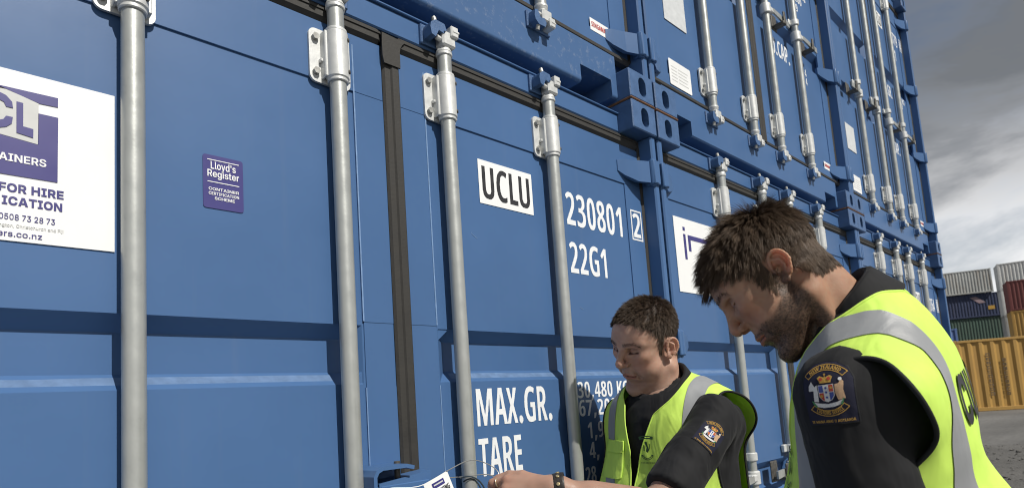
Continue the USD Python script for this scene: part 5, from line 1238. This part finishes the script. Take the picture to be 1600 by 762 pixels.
def yard(loc, ax, L, H, material, label, rib=0.278, depth=0.045, marks=None, name='yard_container', doors=False):
    """a container whose long corrugated side faces the camera: local x along that side, y into the container"""
    t = UsdGeom.Xform.Define(stage, numbered('/World', name)); t.AddTranslateOp().Set(Gf.Vec3d(*map(float, loc))); t.AddRotateZOp().Set(math.degrees(ax)); t = tag(t.GetPrim(), label=label, cat='shipping container', group='containers stacked in the yard beyond')
    Wd = 2.438
    def corr(a, b, z0, z1, flip):
        n = max(int((b - a) / rib), 2); w = (b - a) / n; pr_ = []
        for i in range(n):
            q = a + i * w; pr_ += [(q, 0), (q + w * .26, 0), (q + w * .5, depth), (q + w * .76, depth)]
        pr_.append((b, 0)); return pr_
    for y, s in ((0.03, 1), (Wd - 0.03, -1)):
        pr_ = corr(0.14, L - 0.14, 0, 0, s); v = [(p, y + s * q, z) for p, q in pr_ for z in (0.15, H - 0.11)]; f = []
        for i in range(len(pr_) - 1):
            f += [[2 * i, 2 * i + 2, 2 * i + 3], [2 * i, 2 * i + 3, 2 * i + 1]]
        obj('side_wall', trimesh.Trimesh(v, f, process=False), material, t, smooth=False)
    for x, s in ((0.03, 1), (L - 0.03, -1)):
        pr_ = corr(0.14, Wd - 0.14, 0, 0, s); v = [(x + s * q, p, z) for p, q in pr_ for z in (0.15, H - 0.11)]; f = []
        for i in range(len(pr_) - 1):
            f += [[2 * i, 2 * i + 2, 2 * i + 3], [2 * i, 2 * i + 3, 2 * i + 1]]
        obj('end_wall', trimesh.Trimesh(v, f, process=False), material, t, smooth=False)
    obj('roof', bx(0.05, L - 0.05, 0.05, Wd - 0.05, H - 0.10, H - 0.03, 0.01), material, t)
    for y in (0.0, Wd - 0.10):
        obj('top_rail', bx(0.17, L - 0.17, y + 0.012, y + 0.075, H - 0.115, H - 0.02, 0.01), material, t); obj('bottom_rail', bx(0.17, L - 0.17, y + 0.01, y + 0.09, 0.01, 0.16, 0.01), material, t)
        for x in (0.0, L - 0.16):
            obj('corner_post', bx(x + 0.01, x + 0.15, y + 0.005, y + 0.095, 0.117, H - 0.117, 0.012), material, t)
            for z in (0, H - 0.118):
                obj('corner_casting', bx(x, x + 0.162, y * 0.968, y * 0.968 + 0.16, z, z + 0.118, 0.008), material, t)
    for x in (0.0, L - 0.16):
        obj('end_rail', bx(x + 0.02, x + 0.12, 0.17, Wd - 0.17, H - 0.115, H - 0.02, 0.01), material, t); obj('end_rail', bx(x + 0.02, x + 0.12, 0.17, Wd - 0.17, 0.01, 0.16, 0.01), material, t)
    return t
AY = math.atan2(-1.85, 1.2)
yl = yard((28.87, 4.42, 0), AY, 6.058, 2.95, 'yard_yellow', 'yellow ribbed container standing alone on the ground at the right edge', rib=0.40, depth=0.06)
plain('faded_pink', (0.30, 0.22, 0.24), 0.7, var=0.3, scale=3)
plain('worn_black', (0.10, 0.065, 0.03), 0.7, var=0.5, scale=5)
rgb = np.random.default_rng(5)
# two columns of worn lettering running down the yellow side
for col, (x, z0, z1) in enumerate(((1.22, 0.72, 2.35), (1.78, 0.66, 2.10))):
    z = z1
    polys = []
    while z > z0:
        h = rgb.uniform(0.09, 0.15); w = 0.16 if col == 0 else 0.13
        bl = sbox(x - w / 2, z - h, x + w / 2, z); bl = bl.difference(sbox(x - w * rgb.uniform(0.1, 0.3), z - h * 0.72, x + w * rgb.uniform(0.05, 0.6), z - h * 0.30)); polys.append(bl); z -= h + 0.05
    obj('worn_lettering', on_wall(ext(shapely.union_all(polys), 0.004), 0, 0.022, 0), 'worn_black', yl, smooth=False)
AS = math.atan2(-5.1, 2.4)
def stack(end, z, L, material, label, H=2.591):
    p = np.array(end) - np.array([math.cos(AS), math.sin(AS)]) * L
    return yard((p[0], p[1], z), AS, L, H, material, label)
stack((82.7, 9.20), 0.0, 12.19, 'yard_blue', 'far blue container at the bottom of the tall stack, mostly behind the yellow one')
stack((82.6, 9.15), 2.61, 12.19, 'yard_red', 'far dull red container second from the bottom of the tall stack')
gn = stack((82.7, 9.20), 5.22, 12.19, 'yard_green', 'far dark green container with white lettering, under the navy one')
nv = stack((82.6, 9.15), 7.83, 12.19, 'yard_navy', 'far navy container with small pale and orange marks, above the green one')
gy_ = stack((82.0, 9.75), 10.44, 12.19, 'yard_grey', 'far rust stained grey container on top of the tall stack')
obj('lettering', on_wall(text('NORTH SEAL', 0.42, 2.1) if False else cat(*[bx(7.4 + i * 0.30, 7.4 + i * 0.30 + 0.22, -0.2, -0.19, 1.45, 1.45 + (0.45 if i % 3 else 0.36)) for i in range(0)] + [text('MSC', 0.001)]) if False else ext(shapely.union_all([sbox(4.4 + i * 0.36, 1.3, 4.4 + i * 0.36 + 0.20, 1.3 + (0.5 if i % 3 else 0.42)) for i in range(7)]), 0.01), 0, 0.02, 0), 'letter_faded', gn, smooth=False)
obj('faded_mark', on_wall(ext(Polygon([(9.2, 2.2), (9.8, 2.25), (10.6, 1.55), (10.0, 1.5)]), 0.01), 0, 0.02, 0), 'faded_pink', nv, smooth=False)
obj('orange_mark', on_wall(ext(sbox(10.75, 0.75, 11.35, 1.15), 0.01), 0, 0.02, 0), 'thread_gold', nv, smooth=False)
obj('pale_mark', on_wall(ext(sbox(4.0, 0.5, 4.4, 0.72), 0.01), 0, 0.02, 0), 'letter_faded', nv, smooth=False)
# the taller pale ones at the right edge
AW = math.atan2(-2.25, 0.55)
yard((75.8, 8.45, 9.85), AW, 12.19, 2.591, 'yard_white', 'far white container on top, right of the grey one')
yard((75.8, 8.45, 7.24), AW, 12.19, 2.591, 'yard_white', 'far white container behind the red one at the right edge')
yard((67.7, 6.95, 6.95), AW, 12.19, 2.68, 'yard_red', 'far dark red container at the right edge under the white ones')
yard((67.7, 6.95, 4.34), AW, 12.19, 2.591, 'yard_yellow', 'far ochre container under the dark red one at the right edge')
yard((67.7, 6.95, 1.73), AW, 12.19, 2.591, 'yard_brown', 'far brown container low in the right hand stack, behind the yellow one')
yard((75.8, 8.45, 4.63), AW, 12.19, 2.591, 'yard_grey', 'far grey container below the white ones, behind the right hand stack')
AB = math.atan2(-1.85, 1.4)
yard((44.9, 9.35, 0), AB, 2.6, 2.591, 'yard_brown', 'small rust brown container end left of the yellow container')
yard((44.9, 9.35, 2.6), AB, 2.6, 2.0, 'yard_blue', 'small blue container end above the rust brown one')
